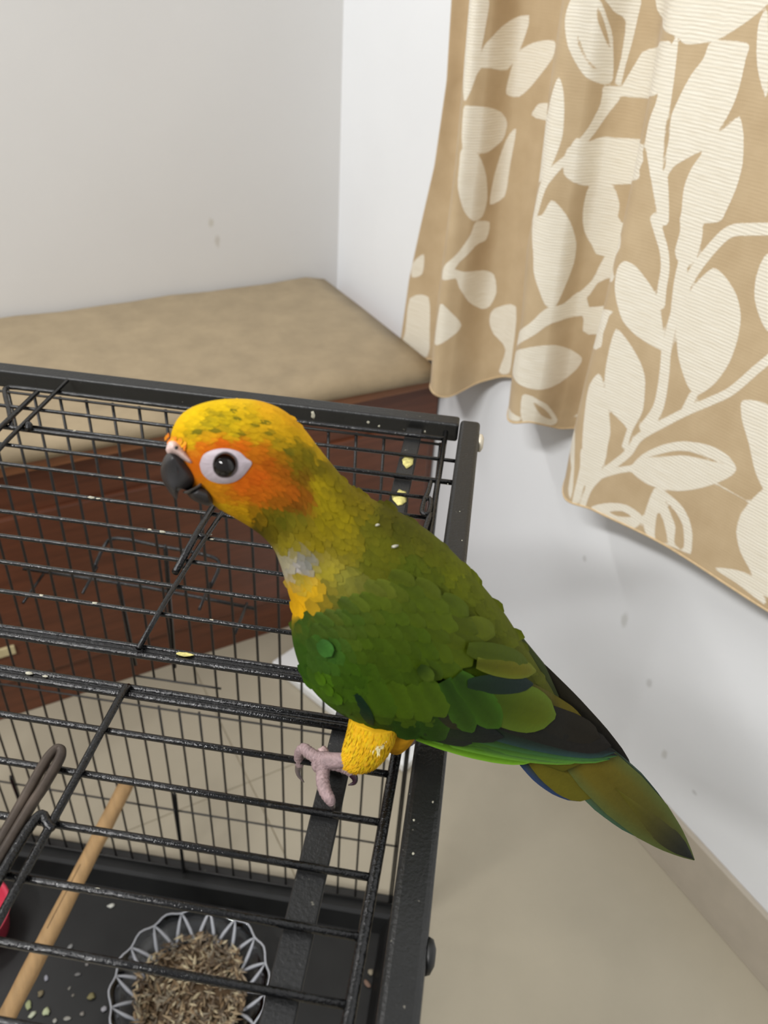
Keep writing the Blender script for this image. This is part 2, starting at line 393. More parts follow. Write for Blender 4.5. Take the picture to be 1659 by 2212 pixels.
LEAF_POS = [[(0.6195,0.7601),(0.632,0.7593),(0.6469,0.7501),(0.6606,0.7399),(0.6693,0.7271),(0.6788,0.7033),(0.6817,0.6929),(0.6649,0.6928),(0.6483,0.6957),(0.6337,0.704),(0.6233,0.7184),(0.6153,0.7334),(0.6126,0.7499)],[(0.7123,0.7814),(0.726,0.7774),(0.7391,0.7667),(0.7467,0.751),(0.7475,0.7312),(0.7438,0.7085),(0.7341,0.6847),(0.7201,0.6668),(0.709,0.6728),(0.6962,0.6936),(0.6901,0.7138),(0.6899,0.7414),(0.6983,0.7636)],[(0.6622,0.951),(0.7036,0.9531),(0.7041,0.9426),(0.7032,0.9244),(0.7012,0.9131),(0.6959,0.8995),(0.6889,0.8869),(0.7068,0.9028),(0.7164,0.8896),(0.7213,0.8681),(0.7197,0.8498),(0.714,0.83),(0.7079,0.8188),(0.6704,0.8094),(0.6679,0.8189),(0.6648,0.8381),(0.6689,0.8554),(0.6767,0.8702),(0.6503,0.8537),(0.6442,0.8437),(0.6377,0.8472),(0.6373,0.8718),(0.6342,0.8903),(0.6385,0.9064),(0.6461,0.9243),(0.6566,0.9376)],[(0.5259,0.9775),(0.7126,0.9876),(0.7152,0.9794),(0.7001,0.9689),(0.6829,0.9593),(0.6649,0.9512),(0.634,0.9458),(0.6171,0.951),(0.541,0.9612),(0.5278,0.972)],[(0.7184,0.9758),(0.7349,0.9177),(0.7215,0.9324),(0.7144,0.9477),(0.7109,0.9674)],[(0.6186,0.9469),(0.6241,0.9476),(0.6285,0.9215),(0.6304,0.9034),(0.6319,0.8852),(0.6351,0.8619),(0.6377,0.8472),(0.6442,0.8437),(0.6565,0.8057),(0.6458,0.8032),(0.6302,0.8308),(0.6157,0.8582),(0.6117,0.8594),(0.6093,0.8815),(0.6136,0.8985),(0.6143,0.9132)],[(0.438,0.9704),(0.4606,0.9703),(0.4726,0.955),(0.4834,0.9381),(0.4925,0.9034),(0.4831,0.8989),(0.4657,0.9028),(0.4554,0.91),(0.4402,0.9286),(0.431,0.952)],[(0.4665,0.9724),(0.504,0.9743),(0.5058,0.9548),(0.5053,0.9375),(0.503,0.9166),(0.5021,0.9001),(0.4955,0.9014),(0.4964,0.922),(0.4931,0.9531),(0.4788,0.9601)],[(0.6141,0.9463),(0.529,0.9329),(0.5158,0.9218),(0.5054,0.9025),(0.5026,0.8981),(0.4835,0.8968),(0.4847,0.8907),(0.5042,0.89),(0.5333,0.8919),(0.6093,0.9035),(0.6152,0.9153),(0.618,0.9285)],[(0.5042,0.8904),(0.4944,0.8743),(0.4818,0.8558),(0.4693,0.8442),(0.4596,0.8436),(0.472,0.8604),(0.4825,0.8803),(0.4843,0.8928)],[(0.453,0.8397),(0.4717,0.8463),(0.4923,0.8515),(0.5111,0.8526),(0.6099,0.863),(0.6113,0.842),(0.6093,0.8323),(0.5185,0.8097),(0.4846,0.8042),(0.4649,0.8084),(0.4527,0.8163)],[(0.4846,0.8041),(0.5098,0.8065),(0.521,0.7897),(0.5266,0.7729),(0.5979,0.774),(0.5973,0.7678),(0.5148,0.7335),(0.4993,0.7434),(0.4896,0.7554),(0.4836,0.7693),(0.4814,0.7853)],[(0.5965,0.7791),(0.6086,0.7692),(0.5978,0.7519),(0.6097,0.736),(0.5217,0.7102),(0.5061,0.6879),(0.4911,0.6716),(0.4691,0.6655),(0.468,0.6725),(0.4893,0.6839),(0.5061,0.7041),(0.5133,0.728),(0.5227,0.7406)],[(0.4979,0.6718),(0.5179,0.676),(0.6153,0.7093),(0.6173,0.704),(0.6152,0.6845),(0.6104,0.664),(0.5131,0.6408),(0.504,0.6585)],[(0.6285,0.6946),(0.6413,0.6881),(0.661,0.6717),(0.6697,0.6572),(0.6742,0.628),(0.671,0.6103),(0.6676,0.5975),(0.6599,0.6025),(0.6413,0.6103),(0.6316,0.6329),(0.6278,0.6511),(0.6266,0.6764)],[(0.6222,0.6434),(0.6316,0.6302),(0.6428,0.604),(0.6482,0.586),(0.6487,0.5724),(0.65,0.5499),(0.643,0.5175),(0.6414,0.501),(0.6339,0.5204),(0.622,0.5586),(0.6165,0.5912),(0.6138,0.6241)],[(0.6219,0.553),(0.6363,0.5589),(0.6474,0.5724),(0.6376,0.5402),(0.6312,0.514),(0.6314,0.4887),(0.6253,0.4871),(0.6254,0.5308)],[(0.5135,0.5298),(0.5979,0.567),(0.6149,0.5407),(0.6222,0.5027),(0.6219,0.4887),(0.6155,0.4982),(0.606,0.5343)],[(0.6757,0.563),(0.6836,0.5834),(0.6984,0.6031),(0.7164,0.6181),(0.739,0.6271),(0.7566,0.627),(0.7658,0.6186),(0.7589,0.6051),(0.7408,0.5845),(0.7199,0.5663),(0.6973,0.556),(0.6814,0.5565)],[(0.7001,0.5564),(0.6967,0.5193),(0.7005,0.5036),(0.7089,0.5024),(0.7342,0.5091),(0.7408,0.5115),(0.7392,0.5318),(0.7342,0.5452),(0.7254,0.5544),(0.7126,0.5582)],[(0.6478,0.4904),(0.6652,0.5102),(0.681,0.5202),(0.6958,0.5182),(0.6908,0.4991),(0.6738,0.4948)],[(0.7907,0.6143),(0.7824,0.5996),(0.775,0.5796),(0.7739,0.5604),(0.7796,0.544),(0.7897,0.5313),(0.8034,0.5145),(0.818,0.5246),(0.8154,0.5867),(0.8027,0.616)],[(0.7612,0.5121),(0.7773,0.5233),(0.7907,0.5269),(0.8013,0.5158),(0.8054,0.5062),(0.795,0.5081),(0.7796,0.5114)],[(0.7603,0.6804),(0.7704,0.6861),(0.7832,0.6878),(0.7934,0.678),(0.7993,0.6383),(0.794,0.6105),(0.7818,0.6237),(0.7727,0.6462),(0.7632,0.6653)],[(0.7638,0.8088),(0.7566,0.7985),(0.7543,0.7835),(0.7564,0.7694),(0.7633,0.7569),(0.7727,0.7474),(0.7863,0.7551),(0.7859,0.7926)],[(0.1534,0.9548),(0.1859,0.9566),(0.1859,0.9312),(0.1821,0.8993),(0.1866,0.9109),(0.2088,0.9279),(0.2471,0.9402),(0.2409,0.9085),(0.2253,0.8844),(0.1848,0.8877),(0.1748,0.8636),(0.1672,0.8529),(0.1514,0.894),(0.1512,0.9289)],[(0.1676,0.8443),(0.1764,0.8484),(0.1998,0.8466),(0.2228,0.84),(0.2331,0.8284),(0.2292,0.809),(0.2079,0.7976),(0.1928,0.7973),(0.1717,0.8018)],[(0.171,0.8005),(0.1913,0.7961),(0.2081,0.7708),(0.2152,0.7422),(0.2108,0.7215),(0.196,0.7173),(0.1819,0.7304),(0.1712,0.7576),(0.1696,0.7844)],[(0.2454,0.8231),(0.2339,0.809),(0.2224,0.7694),(0.2207,0.7347),(0.2404,0.7442),(0.2426,0.7832)],[(0.2904,0.8579),(0.2703,0.8483),(0.274,0.8391),(0.412,0.8503),(0.428,0.8652)],[(0.2375,0.9024),(0.2294,0.8794),(0.2272,0.8598),(0.2444,0.8571),(0.2652,0.8757),(0.2926,0.9028),(0.2926,0.9199),(0.2582,0.9148)],[(0.4339,0.9016),(0.4412,0.8925),(0.4453,0.8731),(0.4466,0.8488),(0.44,0.8236),(0.4311,0.808),(0.4146,0.8005),(0.4119,0.8402),(0.4233,0.8771)],[(0.4685,0.8453),(0.4585,0.8314),(0.4463,0.8155),(0.4359,0.7974),(0.4295,0.764),(0.4198,0.7599),(0.4231,0.7966),(0.4401,0.8214),(0.4513,0.8329),(0.4605,0.8502)],[(0.4211,0.7627),(0.434,0.7309),(0.4376,0.7094),(0.4467,0.6901),(0.4549,0.6769),(0.4655,0.6766),(0.4738,0.6969),(0.4822,0.7229),(0.4807,0.7448),(0.4679,0.7682),(0.4571,0.7807),(0.4448,0.7884),(0.4372,0.7711)],[(0.1999,0.7155),(0.2238,0.7126),(0.222,0.6905),(0.205,0.6854),(0.1796,0.6558),(0.2233,0.6501),(0.2407,0.6436),(0.2471,0.621),(0.24,0.6),(0.2296,0.5963),(0.2057,0.61),(0.1885,0.6313),(0.1825,0.6437),(0.1651,0.6382),(0.164,0.6536),(0.1827,0.679),(0.1949,0.7014)],[(0.1668,0.6049),(0.1803,0.5986),(0.1985,0.5784),(0.1844,0.5605),(0.1629,0.5462)],[(0.0038,0.5434),(0.024,0.5558),(0.0299,0.5087),(0.0322,0.4589),(0.0001,0.4362),(0.0039,0.4824)],[(0.0002,0.6004),(0.0109,0.6199),(0.0138,0.5888),(0.0029,0.5781)],[(0.4105,0.603),(0.4429,0.6248),(0.4667,0.6311),(0.4858,0.6248),(0.5106,0.6107),(0.5053,0.5954),(0.4852,0.5789),(0.4577,0.5745),(0.4344,0.5768),(0.4117,0.5836)],[(0.4432,0.5639),(0.4563,0.5652),(0.475,0.5533),(0.4934,0.5267),(0.4857,0.5203),(0.4479,0.531)],[(0.4147,0.5343),(0.4422,0.5357),(0.4431,0.5299),(0.4159,0.5223)],[(0.4983,0.6909),(0.4769,0.6791),(0.4554,0.6729),(0.4378,0.6517),(0.4103,0.6272),(0.4152,0.6145),(0.4475,0.6417),(0.4655,0.6576),(0.508,0.6645)],[(0.2465,0.5983),(0.2836,0.6139),(0.2911,0.5536),(0.2928,0.5205),(0.2664,0.5121),(0.2754,0.5473),(0.2509,0.5628),(0.2423,0.5792)]]
LEAF_NEG = [[(0.7072,0.5337),(0.7126,0.529),(0.7201,0.5077),(0.7096,0.5038),(0.7072,0.5214)],[(0.7108,0.5497),(0.7206,0.5453),(0.73,0.5349),(0.7342,0.5119),(0.7259,0.5113),(0.724,0.5289),(0.7182,0.539)],[(0.6884,0.5822),(0.7072,0.6016),(0.724,0.6117),(0.7551,0.6174),(0.7364,0.6112),(0.7167,0.6034)],[(0.4478,0.939),(0.4603,0.9204),(0.473,0.9111),(0.4636,0.9148),(0.4506,0.9295)],[(0.4621,0.9629),(0.4712,0.9502),(0.4832,0.9293),(0.4741,0.9379),(0.4642,0.9519)],[(0.6101,0.8581),(0.6153,0.8591),(0.6314,0.8309),(0.6427,0.8087),(0.6317,0.8209)],[(0.4572,0.5592),(0.4731,0.5474),(0.4873,0.5282),(0.4699,0.5401)],[(0.6671,0.5002),(0.678,0.5102),(0.6876,0.5112),(0.6748,0.5011)],[(0.6889,0.8869),(0.6987,0.898),(0.7061,0.9044),(0.709,0.9033),(0.6946,0.8904)],[(0.6381,0.8475),(0.6315,0.8757),(0.6306,0.8898),(0.6347,0.8762),(0.64,0.8498)]]
LEAF_STEM = [([(0.639,0.4871),(0.6411,0.5124),(0.6511,0.5382),(0.6697,0.5744),(0.6766,0.5977),(0.6947,0.6239),(0.7127,0.6462),(0.7317,0.666),(0.7497,0.6849),(0.7675,0.7113),(0.7841,0.7341)],0.00344),([(0.631,0.4902),(0.6334,0.5216),(0.6434,0.5466)],0.00283),([(0.6471,0.5306),(0.6641,0.5501),(0.6774,0.5627)],0.00283),([(0.6652,0.5796),(0.6665,0.6022)],0.00263),([(0.6793,0.6101),(0.6878,0.6379),(0.6866,0.6716),(0.6836,0.6937),(0.6834,0.7168),(0.6851,0.7354),(0.6885,0.7562),(0.6952,0.775),(0.7072,0.7971),(0.7213,0.8144),(0.7402,0.8211),(0.7624,0.8268)],0.00485),([(0.6843,0.7328),(0.6813,0.7602),(0.682,0.7868),(0.6866,0.8134)],0.00526),([(0.682,0.7868),(0.683,0.8025),(0.6799,0.8138)],0.01213),([(0.6675,0.7334),(0.6652,0.7492),(0.6639,0.7654),(0.6585,0.7801),(0.6492,0.7934),(0.641,0.8051)],0.00485),([(0.7168,0.6651),(0.7131,0.6491)],0.00364),([(0.7497,0.5944),(0.7658,0.5954),(0.7818,0.5954)],0.00061)]
# ------------------------------------------------------------------ curtain
LV = [0, .08, .16, .26, .36, .48, .62, .78, 1.0]
Z_TOP = 1.315
def crom(T, n):
    T = np.asarray(T, float); mm = len(T); out = []
    for i in range(mm-1):
        p0 = T[max(i-1, 0)]; p1 = T[i]; p2 = T[i+1]; p3 = T[min(i+2, mm-1)]
        for k in range(n):
            t = k/n
            out.append(.5*((2*p1)+(-p0+p2)*t+(2*p0-5*p1+4*p2-p3)*t*t+(-p0+3*p1-3*p2+p3)*t**3))
    out.append(T[-1]); return np.array(out)
def levels(T, tt):
    out = np.array([np.interp(tt, LV, r) for r in T])
    h = max(1, int(len(tt)*4.5/700)); k = np.ones(2*h+1)/(2*h+1)
    pad = np.pad(out, ((0, 0), (h, h)), mode='edge')
    return np.array([np.convolve(r, k, 'valid') for r in pad])
NU, NV = 20, 330
tt = np.linspace(0, 1, NV)
CX = np.minimum(crom(levels(CURTAIN_X, tt), NU), 0.677); CY = crom(levels(CURTAIN_Y, tt), NU)
ZH = crom(np.array(CURTAIN_HEM)[:, None], NU)
CZ = ZH + (Z_TOP-ZH)*tt[None, :]
j35 = int(.35*(NV-1))
CU = np.concatenate([[0], np.cumsum(np.hypot(np.diff(CX[:, j35]), np.diff(CY[:, j35])))])
UVs = np.stack([np.repeat(CU, NV), CZ.reshape(-1)], -1)

def sd_poly(p, poly):
    poly = np.array(poly); d = np.full(len(p), 1e9); s = np.ones(len(p))
    nn = len(poly)
    for i in range(nn):
        a = poly[i]; b = poly[i-1]
        e = b-a; ww = p-a
        t = np.clip((ww@e)/max(e@e, 1e-12), 0, 1)
        d = np.minimum(d, ((ww-t[:, None]*e)**2).sum(1))
        c1 = p[:, 1] >= a[1]; c2 = p[:, 1] < b[1]; c3 = e[0]*ww[:, 1] > e[1]*ww[:, 0]
        fl = (c1 & c2 & c3) | (~c1 & ~c2 & ~c3)
        s = np.where(fl, -s, s)
    return s*np.sqrt(d)
def smooth_poly(q):
    q = [Vector((a, b, 0)) for a, b in q]; n = len(q); out = []
    for i in range(n):
        p0, p1, p2, p3 = q[i-1], q[i], q[(i+1) % n], q[(i+2) % n]
        sharp = (p2-p1).length > 0 and False
        for k in range(3):
            t = k/3
            v = 0.5*((2*p1)+(-p0+p2)*t+(2*p0-5*p1+4*p2-p3)*t*t+(-p0+3*p1-3*p2+p3)*t**3)
            l = p1.lerp(p2, t)
            v = l.lerp(v, 0.75)
            out.append((v.x, v.y))
    return out
def sd_line(p, line):
    line = np.array([(v.x, v.y) for v in spline([(a, b, 0) for a, b in line], 5)]) if len(line) > 2 else np.array(line)
    d = np.full(len(p), 1e9)
    for i in range(len(line)-1):
        a = line[i]; e = line[i+1]-a; ww = p-a
        t = np.clip((ww@e)/max(e@e, 1e-12), 0, 1)
        d = np.minimum(d, ((ww-t[:, None]*e)**2).sum(1))
    return np.sqrt(d)
sd = np.full(len(UVs), 0.02)
def local(fn, pts, marg, combine):
    q = np.array(pts); lo = q.min(0)-marg; hi = q.max(0)+marg
    idx = np.where((UVs[:, 0] > lo[0]) & (UVs[:, 0] < hi[0]) & (UVs[:, 1] > lo[1]) & (UVs[:, 1] < hi[1]))[0]
    if len(idx): sd[idx] = combine(sd[idx], fn(UVs[idx]))
for q in LEAF_POS:
    sp = smooth_poly(q); local(lambda p: sd_poly(p, sp), q, .03, np.minimum)
for q, r in LEAF_STEM:
    local(lambda p: sd_line(p, q)-r, q, .03, np.minimum)
for q in LEAF_NEG:
    sp = smooth_poly(q); local(lambda p: -sd_poly(p, sp), q, .03, np.maximum)
# the woven pattern goes on above and beside the sprays in view: plain scattered leaves
rl = random.Random(3)
for k in range(26):
    u0 = rl.uniform(0, CU[-1]); v0 = rl.uniform(1.13, Z_TOP); an = rl.uniform(0.6, 2.4); ln = rl.uniform(.05, .09)
    q = []
    for i in range(12):
        a = 2*PI*i/12; lx = math.cos(a)*ln*.5; ly = math.sin(a)*ln*.22*(1-.3*math.cos(a))
        q.append((u0+lx*math.cos(an)-ly*math.sin(an), v0+lx*math.sin(an)+ly*math.cos(an)))
    if min(b for a, b in q) > 1.085: local(lambda p: sd_poly(p, q), q, .03, np.minimum)

def mat_curtain():
    t = NT('woven_leaf_curtain_cloth')
    d = t.new('ShaderNodeAttribute', attribute_name='leaf').outputs['Fac']
    uv = t.new('ShaderNodeAttribute', attribute_name='weave').outputs['Vector']
    geo = t.noise(700, 2, 0.5)
    dj = t.math('ADD', d, t.math('MULTIPLY', t.math('SUBTRACT', geo, 0.5), 0.0012))
    mr = t.new('ShaderNodeMapRange'); mr.inputs[1].default_value = 0.0006; mr.inputs[2].default_value = -0.0006
    t.link(dj, mr.inputs[0]); mask = mr.outputs[0]
    sep = t.new('ShaderNodeSeparateXYZ'); t.link(uv, sep.inputs[0])
    wob = t.noise(60, 2, 0.5)
    ph = t.math('ADD', t.math('MULTIPLY', sep.outputs[1], 2*PI/0.0031), t.math('MULTIPLY', wob, 5.0))
    rib = t.math('SINE', ph)
    ph2 = t.math('MULTIPLY', sep.outputs[0], 2*PI/0.0024)
    rib2 = t.math('SINE', ph2)
    streak = t.new('ShaderNodeMapping'); t.link(uv, streak.inputs[0]); streak.inputs['Scale'].default_value = (14, 220, 1)
    sn = t.noise(3, 3, 0.6, streak.outputs[0])
    ground = t.ramp(t.noise(30, 4), [(0.3, lin((188, 164, 128))), (0.7, lin((200, 177, 141)))])
    leaf = t.ramp(sn, [(0.3, lin((228, 219, 198))), (0.7, lin((242, 236, 220)))])
    t.base(t.mix(mask, ground, leaf))
    rgh = t.new('ShaderNodeMapRange'); rgh.inputs[3].default_value = 0.75; rgh.inputs[4].default_value = 0.5
    t.link(mask, rgh.inputs[0]); t.link(rgh.outputs[0], t.b.inputs['Roughness'])
    amp = t.math('ADD', t.math('MULTIPLY', mask, 0.6), 0.2)
    h = t.math('MULTIPLY', t.math('ADD', rib, t.math('MULTIPLY', rib2, 0.3)), amp)
    h = t.math('ADD', h, t.math('MULTIPLY', mask, 0.8))
    h = t.math('ADD', h, t.math('MULTIPLY', sn, 1.2))
    t.bump(h, 0.3, 0.0005)
    t.b.inputs['Specular IOR Level'].default_value = 0.3
    t.b.inputs['Sheen Weight'].default_value = 0.15
    # a little light passes through the cloth
    tr = t.new('ShaderNodeBsdfTranslucent'); t.link(t.mix(mask, lin((214, 182, 132)), lin((232, 212, 170))), tr.inputs[0])
    mx = t.new('ShaderNodeMixShader'); mx.inputs[0].default_value = 0.07
    t.link(t.b.outputs[0], mx.inputs[1]); t.link(tr.outputs[0], mx.inputs[2])
    t.link(mx.outputs[0], t.n['Material Output'].inputs[0])
    return t.m
M['curtain'] = mat_curtain()
nc = len(CU)
V = np.stack([CX.reshape(-1), CY.reshape(-1), CZ.reshape(-1)], -1)
ii = np.arange(nc-1)[:, None]*NV + np.arange(NV-1)[None, :]
F = np.stack([ii, ii+NV, ii+NV+1, ii+1], -1).reshape(-1, 4)
c0 = Vector((0.64, 0.62, 0.47))
V = V - np.array(c0)
cur = link_mesh('curtain', V.tolist(), F.tolist(), M['curtain'])
cur.location = c0
me = cur.data
at = me.attributes.new('leaf', 'FLOAT', 'POINT'); at.data.foreach_set('value', sd.astype(np.float32))
at = me.attributes.new('weave', 'FLOAT_VECTOR', 'POINT')
at.data.foreach_set('vector', np.concatenate([UVs, np.zeros((len(UVs), 1))], 1).astype(np.float32).ravel())
tag(cur, 'short beige curtain woven with large cream leaves hanging on the right wall', 'curtain')
# stitched hem: a narrow rolled band along the lower edge
HV, HF = [], []
hp = [Vector(V[i*NV]) + Vector((-0.0006, 0, 0.0006)) for i in range(0, nc, 2)]
a, b = tube_geo(hp, 0.0012, 6)
hem = link_mesh('hem', a, b, mat_plain('hem_thread', (205, 180, 140), 0.8, 0, 200, 0.1, 0.2), cur)
mod = cur.modifiers.new('cloth_thickness', 'SOLIDIFY'); mod.thickness = 0.0009; mod.offset = 0

# ------------------------------------------------------------------ bird cage
TH = math.radians(37.1297)
CO = Vector((-0.29, 0.265))                     # cage origin in the cage's own X (width) / Y (depth)
def c2w(X, Y): return (X*math.cos(TH)+Y*math.sin(TH), -X*math.sin(TH)+Y*math.cos(TH))
wx, wy = c2w(CO.x, CO.y)
cage = empty('bird_cage', (wx, wy, 0), -TH)
tag(cage, 'black wire bird cage with flap top carrying the perched parrot', 'cage')
H = 1.015
def cp(X, Y, z): return Vector((X-CO.x, Y-CO.y, z+H))     # z given relative to the eye level, cage top is -0.30
XL, XR, YB, YF = -0.59, 0.003, 0.548, -0.018
TOPZ = -0.3075
def rail(name, a, b, hw=0.0075, mat='rail', bev=0.0022):
    lo = [min(a[i], b[i])-hw for i in range(3)]; hi = [max(a[i], b[i])+hw for i in range(3)]
    return box(name, cp(*lo), cp(*hi), M[mat], cage, bev, 3)
rb = box('back_rail', cp(XL+0.008, YB-0.0065, -0.315), cp(-0.0052, YB+0.0075, -0.3), M['rail'], cage, 0.002, 3)
rr = box('side_rail', cp(-0.0045, YF, -0.3155), cp(0.0105, YB+0.0035, -0.3), M['rail'], cage, 0.0028, 3)
box('side_rail', cp(XL-0.0075, YF, -0.3155), cp(XL+0.0075, YB+0.0035, -0.3), M['rail'], cage, 0.0028, 3)
box('front_rail', cp(XL+0.008, YF-0.0065, -0.315), cp(-0.0052, YF+0.0075, -0.3), M['rail'], cage, 0.002, 3)
for X in (XL, XR):
    for Y in (YB-0.004, YF+0.010):
        box('corner_post', cp(X-0.006, Y-0.006, -1.0), cp(X+0.006, Y+0.006, -0.3160), M['rail'], cage, 0.0015, 1)
# bottom frame and tray
for (a, b) in (((XL+.0075, YB-.0065, -.9855), (XR-.008, YB+.006, -.9685)), ((XL+.0075, YF-.0065, -.9855), (XR-.008, YF+.006, -.9685))):
    box('bottom_rail', cp(*a), cp(*b), M['rail'], cage, 0.002, 2)
for X in (XL, XR):
    box('bottom_rail', cp(X-.0065, YF, -.9855), cp(X+.0065, YB, -.9685), M['rail'], cage, 0.002, 2)
def tray():
    bm = bmesh.new()
    x0, x1, y0, y1 = XL+.012, XR-.010, YF+.012, YB-.010
    rings = [(0, -1.008), (0, -.978), (-.004, -.974), (.006, -.974), (.010, -.978), (.018, -1.000)]
    # outer bottom, outer rim, inner floor
    R = []
    for off, z in rings:
        R.append([bm.verts.new(cp(x, y, z)) for x, y in ((x0+off, y0+off), (x1-off, y0+off), (x1-off, y1-off), (x0+off, y1-off))])
    for a, b in zip(R[:-1], R[1:]):
        for i in range(4): bm.faces.new((a[i], a[(i+1) % 4], b[(i+1) % 4], b[i]))
    bm.faces.new(R[-1]); bm.faces.new(R[0][::-1])
    me = bpy.data.meshes.new('tray'); bm.to_mesh(me); bm.free(); me.materials.append(M['tray'])
    o = bpy.data.objects.new('tray', me); COL.objects.link(o); o.parent = cage; return o
tray()
for X in (XL+.02, XR-.02):
    for Y in (YB-.02, YF+.02):
        box('foot', cp(X-.015, Y-.015, -1.015), cp(X+.015, Y+.015, -1.0085), M['tray'], cage, 0.002, 1)
# screw in the end of the side rail
sv, sf = tube_geo([cp(0.0105, 0.530, -0.3065), cp(0.0128, 0.530, -0.3065), cp(0.0142, 0.530, -0.3065)], [0.0068, 0.0066, 0.004], 16)
link_mesh('screw', sv, sf, M['screw'], cage)
sv, sf = tube_geo([cp(0.0105, 0.155, -0.3080), cp(0.0125, 0.155, -0.3080), cp(0.0138, 0.155, -0.3080)], [0.0068, 0.006, 0.003], 14)
link_mesh('rail_cap', sv, sf, M['tray'], cage)
# flat bar under the flap wires, left and right
box('flat_bar', cp(-0.0437, YF+.008, -0.3085), cp(-0.0316, YB-.0085, -0.3058), M['strap'], cage, 0.0006, 1)
box('flat_bar', cp(-0.5554, YF+.008, -0.3085), cp(-0.5433, YB-.0085, -0.3058), M['strap'], cage, 0.0006, 1)

WZ = -0.3033
def wire(name, pts, r=0.0014, mat='wire', n=8, sub=0):
    return tube(name, [cp(*p) for p in pts], r, M[mat], cage, n, sub)
def jig(a, b, r=0.0014, k=6, amp=0.0004, name='wire', mat='wire'):
    pts = []
    for i in range(k+1):
        t = i/k; q = [a[j]+(b[j]-a[j])*t for j in range(3)]
        if 0 < i < k: q[1] += rng.uniform(-amp, amp); q[2] += rng.uniform(-amp, amp)*.5
        pts.append(tuple(q))
    return wire(name, pts, r, mat, 7)
XW = -0.578
# back flap
for Y, xr, r in ((.4955, -.0045, .0014), (.4675, -.0045, .0019), (.4455, -.0170, .0014), (.4232, -.0170, .0014), (.3978, -.0148, .0014),
              (.3735, -.0148, .0014), (.3505, -.0148, .0014), (.3285, -.0148, .0014), (.3058, -.0148, .0014)):
    jig((XW, Y, WZ), (xr, Y, WZ), r)
jig((-.3035, .4715, WZ), (-.10, .4720, WZ), .0013)
wire('flap_frame', [(-.0142, .5245, WZ), (-.09, .5236, WZ), (-.20, .5235, WZ), (-.30, .5236, WZ), (-.343, .5236, WZ), (-.3488, .5215, WZ), (-.3485, .516, WZ), (-.331, .490, WZ), (-.316, .4665, WZ)], .0018, 'wire', 8, 3)
wire('flap_edge', [(-.0142, .5345, WZ), (-.0138, .45, WZ), (-.0128, .36, WZ), (-.0125, .2770, WZ)], .0020)
for Y, r in ((.2806, .0013), (.2753, .0019)): jig((XW, Y, WZ), (-.0130, Y, WZ), r, 8, .0002, 'flap_frame')
box('frame_strip', cp(XW, .2760, WZ-.0010), cp(-.013, .2806, WZ+.0004), M['wire'], cage, .0004, 1)
# front flap
for Y, r in ((.2540, .0017), (.2495, .0019)): jig((XW, Y, WZ), (-.0128, Y, WZ), r, 8, .0002, 'flap_frame')
box('frame_strip', cp(XW, .2500, WZ-.0010), cp(-.013, .2540, WZ+.0006), M['wire'], cage, .0004, 1)
for Y in (.2278, .2036, .1790, .1553, .1315, .1072, .0838, .0600, .0370, .0130):
    jig((XW, Y, WZ), (-.0145, Y, WZ), .00165)
wire('flap_edge', [(-.0120, .2540, WZ), (-.0122, .2364, WZ), (-.0137, .1243, WZ), (-.0140, .0, WZ)], .0024)
# cross rods on the flaps
RZ = WZ + .0034
wire('cross_rod', [(-.1415, .3960, RZ), (-.1440, .36, RZ), (-.1465, .31, RZ), (-.1470, .2762, RZ)], .0015, 'wire', 8)
wire('clip_rod', [(-.1483, .402, RZ+.001), (-.1490, .372, RZ+.001), (-.1496, .3360, RZ)], .0021, 'wire', 10)
wire('clip_link', [(-.1488, .372, RZ), (-.1462, .370, RZ+.001), (-.1432, .371, RZ)], .0016, 'wire', 8)
wire('cross_rod', [(-.1430, .2528, RZ-.002), (-.1432, .2510, RZ), (-.1434, .2240, RZ), (-.1436, .1815, RZ), (-.1440, .10, RZ), (-.144, .02, RZ)], .0019, 'wire', 8)
wire('cross_rod', [(-.3085, .5380, RZ), (-.3075, .4491, RZ), (-.3068, .40, RZ-.002)], .0016, 'wire', 8)
wire('cross_rod', [(-.3210, .5150, RZ), (-.3205, .4609, RZ), (-.320, .41, RZ-.002)], .0019, 'wire', 8)
wire('lock_tab', [(-.3060, .4705, RZ-.001), (-.3035, .4680, RZ), (-.302, .4640, RZ-.001)], .0026, 'wire', 8)
# lift latch of the front flap, worn steel loop
LZ = WZ + .0055
wire('latch_loop', [(-.1580, .150, LZ), (-.1585, .1845, LZ), (-.1588, .2020, LZ), (-.1578, .2085, LZ), (-.1563, .2103, LZ), (-.1545, .2090, LZ), (-.1535, .2045, LZ), (-.1537, .1901, LZ), (-.1543, .1823, LZ), (-.1550, .150, LZ)], .0023, 'rust', 9, 4)
wire('latch_hook', [(-.1418, .1747, LZ-.002), (-.1450, .1765, LZ-.001), (-.1482, .1790, LZ), (-.1500, .1740, LZ), (-.1508, .159, LZ), (-.1510, .13, LZ-.001)], .0021, 'wire', 9, 4)
wire('latch_hook', [(-.1600, .1660, LZ), (-.163, .150, LZ-.002), (-.166, .12, LZ-.003)], .0024, 'rust', 9, 3)
# side clip at the right end of the back flap
wire('side_clip', [(-.0185, .4600, RZ), (-.0190, .4480, RZ), (-.0205, .4370, RZ), (-.0205, .4240, RZ), (-.0175, .4225, RZ), (-.0160, .4260, RZ), (-.0160, .4370, RZ), (-.0180, .4405, RZ), (-.0200, .4380, RZ)], .0016, 'wire', 8, 3)
wire('side_clip', [(-.0150, .4232, RZ), (-.0165, .4080, RZ), (-.0175, .39, RZ-.002)], .0019, 'wire', 8, 2)
